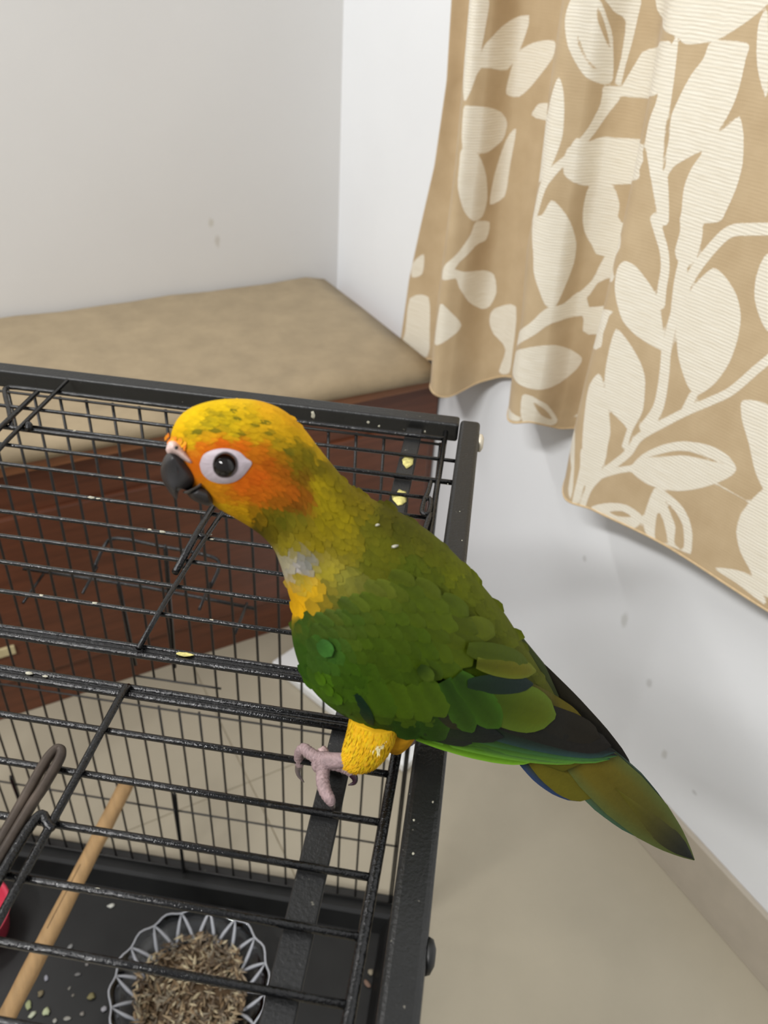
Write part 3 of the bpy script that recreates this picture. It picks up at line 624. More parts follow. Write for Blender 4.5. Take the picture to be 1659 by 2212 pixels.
# back wall wires
YW = .5435
cols_x = [-.0175 - .02165*k for k in range(27)]
for X in cols_x:
    if X < XL+.015: continue
    if -.285 < X < -.222:
        jig((X, YW, -.3185), (X, YW, -.6285), .00125, 3, .0003, 'back_wire', 'backwire')
        jig((X, YW, -.671), (X, YW, -.9675), .00125, 3, .0003, 'back_wire', 'backwire')
    else:
        jig((X, YW, -.3185), (X+rng.uniform(-.0008, .0008), YW, -.9675), .00125, 4, .0004, 'back_wire', 'backwire')
for z, xa, xb in ((-.3185, XL+.01, -.0165), (-.628, -.2965, -.2075), (-.672, XL+.01, -.0165), (-.8465, XL+.01, -.0165), (-.9665, XL+.01, -.0165)):
    jig((xa, YW-.002, z), (xb, YW-.002, z), .0011, 6, .0002, 'back_cross_wire', 'backwire')
jig((-.0155, YW, -.317), (-.0155, YW, -.9675), .0013, 3, .0001, 'back_wire', 'backwire')
# thick guide rods of the feeder door
for (xa, za, xb, zb) in ((-.2457, -.450, -.2516, -.602), (-.2712, -.806, -.2745, -.968), (-.4697, -.826, -.467, -.905), (-.2952, -.500, -.2922, -.607)):
    wire('guide_rod', [(xa, YW-.006, za), (xa, YW-.006, za-.006), (xb, YW-.006, zb)], [.0012, .0022, .0022], 'wire', 8)
# feeder bracket outside the back wall
wire('feeder_bracket', [(-.338, .575, -.522), (-.336, .598, -.512), (-.3238, .602, -.5036), (-.2774, .602, -.5064), (-.2312, .602, -.5101), (-.2201, .598, -.5168), (-.223, .575, -.527)], .0019, 'wire', 8, 3)
wire('feeder_bracket', [(-.420, .585, -.5451), (-.2913, .585, -.547), (-.182, .585, -.5549)], .0019, 'wire', 8, 2)
for X in (-.40, -.19): jig((X, YW, -.551), (X, .585, -.549), .0015, 2, 0, 'feeder_bracket', 'wire')
for X in (-.336, -.223): jig((X, YW, -.527), (X, .577, -.522), .0015, 2, 0, 'feeder_bracket', 'wire')
# right side wall wires, edge-on under the side rail
for k in range(26):
    jig((XR, .525-.02165*k, -.315), (XR, .525-.02165*k, -.9690), .0010, 1, 0, 'side_wire', 'backwire')
for z in (-.5, -.672, -.8465): jig((XR-.001, YF+.01, z), (XR-.001, YB-.008, z), .0010, 1, 0, 'side_cross_wire', 'backwire')
# crusts and specks on the top
def speck(X, Y, z, r, mat='dropping', seed=0):
    return blob('dried_speck' if mat == 'dropping' else 'food_crust', cp(X, Y, z), r, M[mat], cage, seed)
sp = [(-.1745, .4225, .0022), (-.1815, .4215, .0016), (-.2180, .4222, .0013), (-.2262, .3970, .0024), (-.2215, .3968, .0016), (-.1710, .3727, .0022), (-.1790, .3732, .0016),
      (-.1405, .3720, .0017), (-.1430, .3760, .0016), (-.1500, .3760, .0014), (-.2130, .3056, .0017), (-.1830, .3055, .0019), (-.1190, .3055, .0013), (-.0870, .3505, .0016), (-.0880, .2275, .0014),
      (-.1920, .2522, .0022), (-.1840, .2520, .0016), (-.2720, .4715, .0014), (-.1150, .1555, .0018), (-.0330, .4090, .0011)]
for i, (X, Y, r) in enumerate(sp): speck(X, Y, WZ+.0012, (r*.95, r*.42, r*.3), 'dropping', i)
speck(-.1240, .2788, WZ+.0012, (.0045, .0014, .0007), 'yellowcrust', 41)
speck(-.0370, .4900, -.3056, (.0046, .0072, .0011), 'yellowcrust', 42)
speck(-.0372, .4450, -.3056, (.0050, .0095, .0016), 'yellowcrust', 43)
for i, (X, Y, z, s) in enumerate(((-.116, .5425, -.306, (.0018, .0006, .0042)), (-.03, .5425, -.309, (.001, .0005, .0012)), (-.0735, .5425, -.307, (.0014, .0005, .0016)), (-.065, .5425, -.309, (.001, .0005, .001)))):
    speck(X, Y-.0008, z, s, 'dropping', 60+i)
for i, (X, Y) in enumerate(((-.0070, .46), (.003, .43), (.0065, .40), (.0045, .375), (-.0005, .205), (.001, .19), (.0065, .215))):
    speck(X, Y, -.2999, (.0003+.0003*rng.random(), .0006, .0002), 'dropping', 80+i)

# ------------------------------------------------------------------ things inside the cage
def cw(X, Y, z): 
    a, b = c2w(X, Y); return Vector((a, b, z+H))
pa, pb = cw(-.3272, .5415, -.806), cw(-.345, .0, -.806)
pm = (pa+pb)/2
pv, pf = [], []
NS = 40
for i in range(NS+1):
    t = i/NS; c = pa.lerp(pb, t)-pm
    ax = (pb-pa).normalized(); u = Vector((0, 0, 1)); s = ax.cross(u)
    rr_ = .0084*(1+.02*math.sin(i*1.7)+.015*math.sin(i*.6))
    for k in range(20):
        an = 2*PI*k/20
        gr = 1.0
        if (6 < i < 14 or 17 < i < 27) and k in (0, 1): gr = .95; an = 2*PI*(.5+(k-.5)*.34)/20     # drying cracks
        pv.append(c + (u*math.cos(an)+s*math.sin(an))*rr_*gr)
for i in range(NS):
    for k in range(20):
        a = i*20+k; b = i*20+(k+1) % 20; pf.append((a, b, b+20, a+20))
pf.append(tuple(range(19, -1, -1))); pf.append(tuple(range(NS*20, NS*20+20)))
po = link_mesh('wooden_perch', pv, pf, M['perch']); po.location = pm
po.data.materials.append(mat_plain('dark_wood_crack', (58, 36, 18), 0.8, 0, 60, 0.2, 0.1))
for pl in po.data.polygons:
    i, k = divmod(pl.index, 20)
    if i < NS and ((7 < i < 13) or (18 < i < 26)) and k == 0: pl.material_index = 1
tag(po, 'cracked bare wooden perch rod inside the cage', 'perch')

# cut-glass bowl with seed husks
bc = cw(-.221, .408, -1.0)
bowl = empty('glass_bowl', bc + Vector((0, 0, .0005)))
tag(bowl, 'clear cut-glass bowl full of seed husks standing on the cage tray', 'bowl')
NB = 96
prof = [(.040, .0), (.050, .003), (.065, .014), (.077, .028), (.0865, .041)]
inn = [(.0835, .041), (.074, .029), (.062, .0165), (.048, .0065), (.0, .005)]
V, F = [], []
rings = prof + inn[:-1]
for ri, (r, z) in enumerate(rings):
    for k in range(NB):
        an = 2*PI*k/NB
        sc = 1 + .018*math.cos(an*16)*(z/.04)
        zz = z + (.0016*math.cos(an*16) if z > .035 else 0)
        V.append((r*sc*math.cos(an), r*sc*math.sin(an), zz))
nr = len(rings)
for i in range(nr-1):
    for k in range(NB):
        a = i*NB+k; b = i*NB+(k+1) % NB
        F.append((a, b, b+NB, a+NB))
F.append(tuple(range(NB-1, -1, -1))); F.append(tuple(range((nr-1)*NB, nr*NB)))
link_mesh('shell', V, F, M['glass'], bowl)
# raised zigzag cut ribs round the bowl
NR = 16
for k in range(NR):
    a0 = 2*PI*k/NR
    for s in (-1, 1):
        pts = []
        for i in range(5):
            t = i/4; r = .0560+(.0840-.0560)*t; z = .0120+(.0400-.0120)*t; a = a0 + s*t*PI/NR*1.0
            pts.append((r*math.cos(a), r*math.sin(a), z))
        tube('cut_rib', pts, [.0009, .0017, .0021, .0017, .0009], M['rib'], bowl, 6)
rimp = []
for k in range(NB+1):
    an = 2*PI*k/NB; sc = 1 + .018*math.cos(an*16)
    rimp.append((.0850*sc*math.cos(an), .0850*sc*math.sin(an), .0413+.0016*math.cos(an*16)))
a, b = tube_geo(rimp, .0011, 6, False)
link_mesh('rim', a, b, M['rib'], bowl)
# the husks: one countless heap
HV, HF, HC = [], [], []
rs = random.Random(11)
palette = [(118, 98, 74), (138, 116, 88), (100, 82, 62), (164, 144, 114), (112, 98, 82), (192, 178, 146), (88, 76, 62), (134, 124, 106), (150, 134, 112)]
for i in range(1100):
    rr_ = math.sqrt(rs.random()); an = rs.uniform(0, 2*PI)
    top = .013 + .013*(1-rr_**2) + .003*math.sin(an*3)
    r_in = .062
    px, py = rr_*r_in*math.cos(an), rr_*r_in*math.sin(an)
    zmin = .0075 + .026*max(0, (rr_*r_in-.040)/.026) if rr_*r_in > .040 else .0075
    pz = max(zmin, top - rs.random()**2*.012) + .001
    L = rs.uniform(.008, .019); wd = rs.uniform(.0010, .0021)
    az = rs.uniform(0, 2*PI); el = rs.gauss(0, .45)
    d = Vector((math.cos(az)*math.cos(el), math.sin(az)*math.cos(el), math.sin(el)))
    s = d.cross(Vector((0, 0, 1))).normalized(); u = s.cross(d)
    c = Vector((px, py, pz)); b0 = len(HV)
    HV += [c-d*L*.5, c+d*L*.5, c+s*wd, c-s*wd, c+u*wd*.6, c-u*wd*.6]
    HF += [(b0, b0+2, b0+4), (b0+2, b0+1, b0+4), (b0+1, b0+3, b0+4), (b0+3, b0, b0+4), (b0+2, b0, b0+5), (b0+1, b0+2, b0+5), (b0+3, b0+1, b0+5), (b0, b0+3, b0+5)]
    cc = lin(rs.choice(palette)); HC += [cc]*6
# dense core under the husks
b0 = len(HV); core = []
for ri in range(7):
    for k in range(24):
        r = .058*ri/6; an = 2*PI*k/24
        HV.append(Vector((r*math.cos(an), r*math.sin(an), (.009+.011*(1-(ri/6)**2)) if ri < 6 else .017))); HC.append(lin((84, 66, 46)))
for ri in range(6):
    for k in range(24):
        a = b0+ri*24+k; b = b0+ri*24+(k+1) % 24; HF.append((a, b, b+24, a+24))
seeds = link_mesh('seed_husks', HV, HF, M['seed'], None, False, HC)
seeds.location = bc + Vector((0, 0, .001))
tag(seeds, 'heap of brown seed husks filling the cut-glass bowl', 'seeds', kind='stuff')

# pink feeding cup at the left edge
pc = cw(-.500, .438, -1.0)
cup = empty('feeding_cup', pc + Vector((0, 0, .0005)))
tag(cup, 'pink plastic feeding cup on the tray left of the perch', 'cup')
NB = 40; cupp = [(.036, 0), (.040, .002), (.0455, .040), (.049, .0425), (.049, .0445), (.0455, .0445), (.0430, .041), (.0385, .004)]
V, F = [], []
for r, z in cupp:
    for k in range(NB):
        an = 2*PI*k/NB; V.append((r*math.cos(an), r*math.sin(an), z))
for i in range(len(cupp)-1):
    for k in range(NB):
        a = i*NB+k; b = i*NB+(k+1) % NB; F.append((a, b, b+NB, a+NB))
F.append(tuple(range(NB-1, -1, -1))); F.append(tuple(range((len(cupp)-1)*NB, len(cupp)*NB)))
link_mesh('shell', V, F, M['pink'], cup)

# scraps dropped on the tray floor
scr = [(-0.3758, 0.3707, (176, 182, 146), 0.0052, "pale green scrap of food by the perch's lower end, largest of its cluster"),
       (-0.3978, 0.3735, (150, 156, 116), 0.004, 'slim green scrap of food tucked against the lower end of the perch'),
       (-0.3908, 0.3875, (120, 110, 86), 0.0042, 'brownish flake lying just above the green scraps beside the perch'),
       (-0.3893, 0.3653, (180, 184, 160), 0.0034, None),
       (-0.3343, 0.3935, (132, 124, 88), 0.0048, 'oval tan seed lying alone on the tray left of the glass bowl'),
       (-0.3818, 0.4421, (140, 140, 138), 0.0028, None),
       (-0.3543, 0.4264, (135, 132, 128), 0.0026, None),
       (-0.3597, 0.4140, (120, 118, 116), 0.0026, None),
       (-0.3149, 0.3837, (170, 168, 172), 0.0036, 'grey-white fleck touching the left side of the glass bowl'),
       (-0.3927, 0.4041, (150, 150, 158), 0.0028, None),
       (-0.3364, 0.3753, (135, 130, 122), 0.003, None),
       (-0.3502, 0.3682, (150, 148, 140), 0.0028, None),
       (-0.3624, 0.3638, (160, 158, 150), 0.0028, None),
       (-0.3623, 0.3983, (130, 128, 120), 0.0018, None),
       (-0.3550, 0.3920, (125, 120, 110), 0.0018, None),
       (-0.3553, 0.4968, (205, 205, 195), 0.0034, "small white dropping on the black tray between the perch and the bowl's far rim"),
       (-0.0284, 0.4732, (150, 140, 120), 0.004, 'tan crumb in the dark right corner of the tray, upper of two'),
       (-0.0306, 0.4597, (128, 104, 90), 0.0036, 'brown crumb in the dark right corner of the tray, lower of two')]
for i, (X, Y, c, r, lab) in enumerate(scr):
    z = -1.0 + r*.5
    p = cw(X, Y, z)
    o = blob('food_scrap', (0, 0, 0), (r*(1.4 if i % 2 else .9), r*.8, r*.45), M['crumb'], None, 200+i, cols=lin(c))
    o.location = p; o.rotation_euler = (0, 0, rng.uniform(0, 3))
    if lab: tag(o, lab, 'scrap')
    else: tag(o, 'tiny pale food scrap scattered on the black tray beside the glass bowl', 'scrap', 'tiny scraps on the cage tray')
# ------------------------------------------------------------------ parrot
# The bird is modelled from a side profile drawing: a point of the drawing (x, y) and a depth give a
# place in the room; the body is a full solid of revolution-like sections with both flanks.
def ray(x, y):
    return RIGHT*((x-829.5)/1780.0) + DOWN*((y-1106.0)/1780.0) + FWD
def zc(x, y):                                   # depth of the bird's middle plane, head nearer than tail
    q = (x-520)*.72 + (y-1000)*.69
    return .295 + 8.15e-5*q
def at3(x, y, depth): return EYE + ray(x, y)*depth

ST = [((364, 968), (392, 1036)), ((371, 932), (420, 1062)), ((385, 903), (448, 1082)), ((412, 881), (478, 1102)), ((456, 866), (505, 1118)), ((512, 861), (532, 1134)),
      ((566, 867), (556, 1150)), ((615, 888), (576, 1168)), ((655, 924), (592, 1188)), ((689, 968), (602, 1210)), ((720, 1006), (612, 1240)),
      ((750, 1041), (622, 1278)), ((795, 1073), (632, 1315)), ((850, 1099), (629, 1352)), ((905, 1132), (634, 1395)), ((955, 1170), (648, 1440)),
      ((1000, 1215), (671, 1485)), ((1045, 1268), (714, 1528)), ((1090, 1325), (776, 1563)), ((1128, 1385), (850, 1588)), ((1162, 1440), (930, 1603)),
      ((1195, 1495), (1020, 1615)), ((1220, 1550), (1100, 1632)), ((1246, 1600), (1165, 1650)), ((1268, 1645), (1215, 1668))]
KTH = [.36, .52, .66, .77, .82, .83, .83, .83, .84, .86, .88, .88, .88, .88, .88, .88, .88, .88, .86, .82, .76, .66, .55, .45, .40]
NS_, NR_ = 7, 96
D = np.array([s[0] for s in ST], float); Vn = np.array([s[1] for s in ST], float)
Df = crom(D, NS_); Vf = crom(Vn, NS_); Kf = crom(np.array(KTH)[:, None], NS_)[:, 0]
NSt = len(Df)

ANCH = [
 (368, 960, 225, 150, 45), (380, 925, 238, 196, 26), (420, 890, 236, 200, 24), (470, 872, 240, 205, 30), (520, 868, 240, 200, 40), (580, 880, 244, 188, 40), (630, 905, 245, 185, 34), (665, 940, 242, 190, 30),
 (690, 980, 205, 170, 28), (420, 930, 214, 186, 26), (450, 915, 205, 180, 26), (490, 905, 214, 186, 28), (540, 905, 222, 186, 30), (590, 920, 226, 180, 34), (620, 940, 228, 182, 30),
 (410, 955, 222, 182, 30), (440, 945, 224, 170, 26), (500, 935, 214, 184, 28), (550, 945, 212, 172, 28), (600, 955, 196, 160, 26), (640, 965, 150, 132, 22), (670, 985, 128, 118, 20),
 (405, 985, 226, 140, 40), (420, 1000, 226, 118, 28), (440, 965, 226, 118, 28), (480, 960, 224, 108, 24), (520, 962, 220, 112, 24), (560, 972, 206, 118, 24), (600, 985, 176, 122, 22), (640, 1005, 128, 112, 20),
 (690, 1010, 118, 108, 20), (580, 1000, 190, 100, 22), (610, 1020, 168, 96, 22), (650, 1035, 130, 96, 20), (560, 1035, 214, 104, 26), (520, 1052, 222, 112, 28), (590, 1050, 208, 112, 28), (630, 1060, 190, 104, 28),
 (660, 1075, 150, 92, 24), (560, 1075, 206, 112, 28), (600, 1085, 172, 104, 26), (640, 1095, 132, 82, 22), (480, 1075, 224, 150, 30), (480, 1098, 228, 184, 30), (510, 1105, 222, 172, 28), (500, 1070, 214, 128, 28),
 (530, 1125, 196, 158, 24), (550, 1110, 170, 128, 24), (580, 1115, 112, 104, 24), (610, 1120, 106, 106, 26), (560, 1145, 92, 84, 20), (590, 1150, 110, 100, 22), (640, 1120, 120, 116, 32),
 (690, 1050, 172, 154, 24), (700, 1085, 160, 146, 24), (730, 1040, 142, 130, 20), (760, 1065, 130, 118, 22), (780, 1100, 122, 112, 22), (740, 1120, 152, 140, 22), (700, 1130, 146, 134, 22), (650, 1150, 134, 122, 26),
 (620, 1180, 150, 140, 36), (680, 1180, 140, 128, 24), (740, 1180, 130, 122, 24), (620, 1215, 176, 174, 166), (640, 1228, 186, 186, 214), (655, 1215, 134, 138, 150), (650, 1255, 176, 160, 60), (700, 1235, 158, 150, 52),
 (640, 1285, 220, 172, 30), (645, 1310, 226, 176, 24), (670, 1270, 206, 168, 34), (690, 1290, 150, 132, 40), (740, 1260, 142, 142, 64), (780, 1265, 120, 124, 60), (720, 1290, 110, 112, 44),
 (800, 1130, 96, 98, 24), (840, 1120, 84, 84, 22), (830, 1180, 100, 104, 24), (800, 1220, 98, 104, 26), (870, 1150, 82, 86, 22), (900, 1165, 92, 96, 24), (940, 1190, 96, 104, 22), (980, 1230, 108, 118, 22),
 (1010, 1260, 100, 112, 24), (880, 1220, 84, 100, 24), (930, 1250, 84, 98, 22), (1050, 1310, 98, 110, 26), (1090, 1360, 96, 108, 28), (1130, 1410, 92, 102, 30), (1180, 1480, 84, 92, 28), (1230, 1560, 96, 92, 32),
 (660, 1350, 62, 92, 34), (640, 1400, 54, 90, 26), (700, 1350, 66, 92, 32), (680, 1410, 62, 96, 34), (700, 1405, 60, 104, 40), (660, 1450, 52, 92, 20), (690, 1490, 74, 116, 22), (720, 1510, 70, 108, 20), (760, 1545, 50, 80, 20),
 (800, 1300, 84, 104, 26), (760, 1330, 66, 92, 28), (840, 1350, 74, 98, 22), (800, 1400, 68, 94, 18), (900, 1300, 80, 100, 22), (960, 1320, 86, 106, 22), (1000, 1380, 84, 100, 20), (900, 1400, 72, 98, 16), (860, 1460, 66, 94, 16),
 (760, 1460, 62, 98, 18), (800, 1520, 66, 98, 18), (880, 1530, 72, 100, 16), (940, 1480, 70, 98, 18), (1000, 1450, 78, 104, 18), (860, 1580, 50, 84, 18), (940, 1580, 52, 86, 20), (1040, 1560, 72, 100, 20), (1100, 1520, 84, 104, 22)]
AXY = np.array([(a[0], a[1]) for a in ANCH], float)
ARGB = np.array([lin(a[2:]) for a in ANCH])
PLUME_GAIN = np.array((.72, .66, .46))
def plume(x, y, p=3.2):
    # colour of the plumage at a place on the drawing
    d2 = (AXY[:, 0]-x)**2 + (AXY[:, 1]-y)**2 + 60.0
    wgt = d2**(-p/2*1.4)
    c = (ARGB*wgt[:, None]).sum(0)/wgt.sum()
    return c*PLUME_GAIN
def spot(x, y):                                 # small dark feather centres on the crown
    s = 0.0
    for (sx, sy, r) in ((425, 935, 9), (447, 910, 8), (466, 928, 7), (490, 922, 8), (517, 938, 9), (549, 920, 8), (478, 895, 8), (510, 903, 7), (545, 900, 8), (456, 890, 7), (580, 935, 8),
                        (600, 955, 9), (530, 880, 6), (500, 885, 6), (440, 930, 6), (570, 912, 6), (620, 975, 8), (405, 942, 6)):
        s = max(s, math.exp(-((x-sx)**2+((y-sy)*1.3)**2)/(r*r*1.3)))
    return s
GREENSPOT = np.array(lin((96, 94, 20)))

# body: one continuous surface from face to rump
BV, BC = [], []
relief = []                                     # (x, y, bulge) of the near flank, for laying feathers
for i in range(NSt):
    c = (Df[i]+Vf[i])/2; hf = (Df[i]-Vf[i])/2
    hl = float(np.hypot(*hf))
    for k in range(NR_):
        an = 2*PI*k/NR_
        x, y = c + hf*math.cos(an)
        z0 = zc(x, y)
        bl = hl*zc(*c)/1780.0*Kf[i]*math.sin(an)
        BV.append(at3(x, y, z0-bl))
        col = plume(x, y)
        sp_ = spot(x, y)
        if sp_ > .05: col = col*(1-.75*sp_) + GREENSPOT*(.75*sp_)
        BC.append(col)
        if math.sin(an) > -1e-6: relief.append((x, y, bl))
BF = []
for i in range(NSt-1):
    for k in range(NR_):
        a = i*NR_+k; b = i*NR_+(k+1) % NR_
        BF.append((a, b, b+NR_, a+NR_))
BF.append(tuple(range(NR_-1, -1, -1))); BF.append(tuple(range((NSt-1)*NR_, NSt*NR_)))
kd = kdtree.KDTree(len(relief))
for i, r in enumerate(relief): kd.insert((r[0], r[1], 0), i)
kd.balance()
def bulge(x, y):
    s = w_ = 0.0; dm = 1e9
    for co, idx, d in kd.find_n((x, y, 0), 5):
        ww = 1/(d*d+.5); s += relief[idx][2]*ww; w_ += ww; dm = min(dm, d)
    return s/w_

BASE = at3(900, 1420, zc(900, 1420))
def tobody(v): return v - BASE
parrot = link_mesh('parrot', [tobody(v) for v in BV], BF, M['plumage'], None, True, BC)
parrot.location = BASE
tag(parrot, 'green and yellow parrot with an orange face perched on the wire cage top', 'parrot')

def S(x, y, lift=0.0, floor_=None, depth=None):
    b = bulge(x, y) if depth is None else depth
    if floor_ is not None: b = max(b, floor_)
    return tobody(at3(x, y, zc(x, y)-b-lift))

WID = [(0, .50), (.15, .78), (.35, .96), (.55, 1.0), (.72, .93), (.85, .74), (.94, .47), (1.0, .10)]
WID_LONG = [(0, .55), (.2, .8), (.45, .98), (.7, 1.0), (.85, .84), (.94, .55), (1.0, .05)]
def feather_geo(b, t, w, c1, c2, l0, l1, camber=.0006, rows=7, cols=4, shape=WID, edge=None, floor_=None, depth=None, bend=0.0, edge_low=None, taper=1.0):
    b = np.array(b, float); t = np.array(t, float); ax = t-b
    nrm = np.array((-ax[1], ax[0]))/max(np.hypot(*ax), 1e-6)
    V, C = [], []
    for i in range(rows+1):
        s = i/rows
        hw = w/2*np.interp(s, [p for p, _ in shape], [q for _, q in shape])
        for j in range(cols+1):
            cj = j/cols*2-1
            p = b + ax*s + nrm*(hw*cj + bend*math.sin(PI*s))
            lf = l0 + (l1-l0)*s + camber*(1-cj*cj)
            V.append(S(p[0], p[1], lf, floor_, None if depth is None else depth))
            s2 = s*s*(3-2*s); col = c1*(1-s2)+c2*s2
            if edge is not None:
                e = max(abs(cj)**3, max(0, (s-.8)/.2)**2); col = col*(1-e*.8)+edge*e*.8
            if edge_low is not None:
                e = max(0, cj)**2; col = col*(1-e)+edge_low*e
            C.append(col*(1-.10*(1-abs(cj))**6))
    F = []
    for i in range(rows):
        for j in range(cols):
            a = i*(cols+1)+j; F.append((a, a+1, a+cols+2, a+cols+1))
    return V, F, C

# direction a feather points at a place on the drawing (towards the tail)
mid = (Df+Vf)/2; tang = np.gradient(mid, axis=0)
tang /= np.linalg.norm(tang, axis=1)[:, None]
def flow(x, y):
    # nearest section line by signed distance along the local axis
    k = np.argmin(np.abs(((np.array((x, y))-mid)*tang).sum(1)) + .15*np.linalg.norm(mid-np.array((x, y)), axis=1))
    tv = tang[k].copy()
    if x < 640 and y < 1110: tv = .6*tv + .4*np.array((.95, .30))
    return tv/np.hypot(*tv)

WING_POLY = [(668, 1330), (760, 1290), (860, 1235), (950, 1268), (1050, 1342), (1130, 1428), (1200, 1525), (1330, 1632), (1150, 1645), (960, 1614), (860, 1594), (760, 1557), (692, 1500), (664, 1430)]
def inside(p, poly):
    x, y = p; r = False; n = len(poly)
    for i in range(n):
        x1, y1 = poly[i]; x2, y2 = poly[i-1]
        if (y1 > y) != (y2 > y) and x < (x2-x1)*(y-y1)/(y2-y1)+x1: r = not r
    return r
BODY_POLY = [tuple(p) for p in Df] + [tuple(p) for p in Vf[::-1]]

# small contour feathers of head, neck, breast and mantle: laid like shingles, one joined coat
rf = random.Random(5)
CV, CF, CC = [], [], []
cand = []
y = 855.0
while y < 1660:
    x = 360.0
    while x < 1300:
        cand.append((x + rf.uniform(-6, 6), y + rf.uniform(-5, 5))); x += 13
    y += 10.5
kept = []
for (x, y) in cand:
    if not inside((x, y), BODY_POLY): continue
    head = x < 700 and y < 1120
    keep = 1.0 if head else (.55 if y < 1260 else .33)
    if rf.random() > keep: continue
    if inside((x, y), WING_POLY) and y > 1310: continue
    if (x-483)**2/62**2 + (y-1006)**2/46**2 < 1: continue
    if head and x < 470 and (x-375)*.77 - (y-975)*.64 < 22 and y > 955: continue
    bl_ = bulge(x, y)
    if bl_ < (.0045 if head else .0030) or (bl_ < .0075 and not head and y > 1100): continue      # keep the outline smooth
    kept.append((x, y, head))
kept.sort(key=lambda p: -((p[0])*.7+p[1]*.7))
for (x, y, head) in kept:
    d = flow(x, y)
    a = rf.gauss(0, .16); d = np.array((d[0]*math.cos(a)-d[1]*math.sin(a), d[0]*math.sin(a)+d[1]*math.cos(a)))
    neck = (not head) and y < 1260 and x < 800
    L = rf.uniform(20, 30) if head else (rf.uniform(26, 36) if neck else rf.uniform(36, 50))
    wd = L*(.36 if head else .60)
    col = plume(x, y)*rf.uniform(.93, 1.07)
    s_ = spot(x, y)
    if s_ > .05 and head: col = col*(1-.95*s_)+GREENSPOT*(.8*s_)
    tip = col*rf.uniform(1.0, 1.12)
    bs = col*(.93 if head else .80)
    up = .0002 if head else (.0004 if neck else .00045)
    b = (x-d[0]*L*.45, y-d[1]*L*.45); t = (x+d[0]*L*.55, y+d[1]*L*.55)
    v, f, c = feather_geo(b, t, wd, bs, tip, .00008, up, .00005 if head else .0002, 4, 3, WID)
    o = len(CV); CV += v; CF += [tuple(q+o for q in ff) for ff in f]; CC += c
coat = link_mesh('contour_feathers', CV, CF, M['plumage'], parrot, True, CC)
tag(coat, kind='stuff')

# ---- near wing: a shallow shell and the feathers lying on it
up_l = crom(np.array([(672, 1335), (760, 1292), (860, 1238), (950, 1272), (1045, 1345), (1125, 1430), (1195, 1525), (1262, 1592)], float), 6)
lo_l = crom(np.array([(662, 1395), (672, 1462), (712, 1514), (776, 1553), (866, 1586), (955, 1604), (1060, 1622), (1225, 1632)], float), 6)
WV, WF, WC = [], [], []
NA, NBw = len(up_l), 16
for side in (1, 0):
    for i in range(NA):
        for j in range(NBw+1):
            p = up_l[i]+(lo_l[i]-up_l[i])*j/NBw
            e = min(1, 5*min(j/NBw, 1-j/NBw))*min(1, 4*min(i/(NA-1)+.05, 1.05-i/(NA-1)))
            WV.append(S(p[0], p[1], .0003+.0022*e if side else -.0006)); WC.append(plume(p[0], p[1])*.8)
for sdx in (0, 1):
    o = sdx*NA*(NBw+1)
    for i in range(NA-1):
        for j in range(NBw):
            a = o+i*(NBw+1)+j; WF.append((a, a+1, a+NBw+2, a+NBw+1))
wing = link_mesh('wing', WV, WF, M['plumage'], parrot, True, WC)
def feather(name, b, t, w, c1, c2, l0, l1, par=wing, lab=None, **kw):
    c1 = np.array(lin(c1))*PLUME_GAIN; c2 = np.array(lin(c2))*PLUME_GAIN
    for k in ('edge', 'edge_low'):
        if kw.get(k) is not None: kw[k] = np.array(lin(kw[k]))
    v, f, c = feather_geo(b, t, w, c1, c2, l0, l1, **kw)
    o = link_mesh(name, v, f, M['feather'], par, True, c)
    if lab: o['label'] = lab
    return o
G1, G2 = (48, 80, 16), (70, 104, 20)
# primaries and secondaries, lowest first
feather('flight_feather', (900, 1590), (1155, 1644), 36, (72, 116, 22), (76, 126, 26), .0006, .0012, rows=12, shape=WID_LONG, edge_low=(110, 158, 40), floor_=.0022, bend=5)
feather('flight_feather', (930, 1592), (1262, 1643), 36, (72, 122, 28), (42, 62, 90), .0014, .0016, rows=12, shape=WID_LONG, edge_low=(96, 142, 42), floor_=.0024, bend=5)
feather('flight_feather', (965, 1590), (1318, 1640), 36, (66, 116, 30), (34, 44, 72), .0020, .0022, rows=12, shape=WID_LONG, edge_low=(80, 128, 46), floor_=.0026, bend=5)
feather('flight_feather', (990, 1582), (1334, 1632), 40, (46, 86, 34), (32, 36, 46), .0027, .0028, rows=12, shape=WID_LONG, edge_low=(58, 100, 52), floor_=.0028, bend=5)
feather('flight_feather', (1020, 1570), (1330, 1624), 50, (32, 48, 40), (34, 36, 42), .0034, .0034, rows=12, shape=WID_LONG, edge_low=(40, 64, 62), floor_=.0030, bend=4)
feather('flight_feather', (1060, 1550), (1320, 1612), 62, (34, 38, 40), (37, 36, 40), .0040, .0040, rows=12, shape=WID_LONG, floor_=.0032)
feather('flight_feather', (1100, 1520), (1296, 1594), 62, (34, 36, 38), (40, 38, 38), .0046, .0044, rows=12, shape=WID_LONG, floor_=.0034)
feather('flight_feather', (1130, 1480), (1262, 1570), 44, (84, 84, 26), (92, 84, 36), .0040, .0038, rows=10, shape=WID_LONG, floor_=.0034)
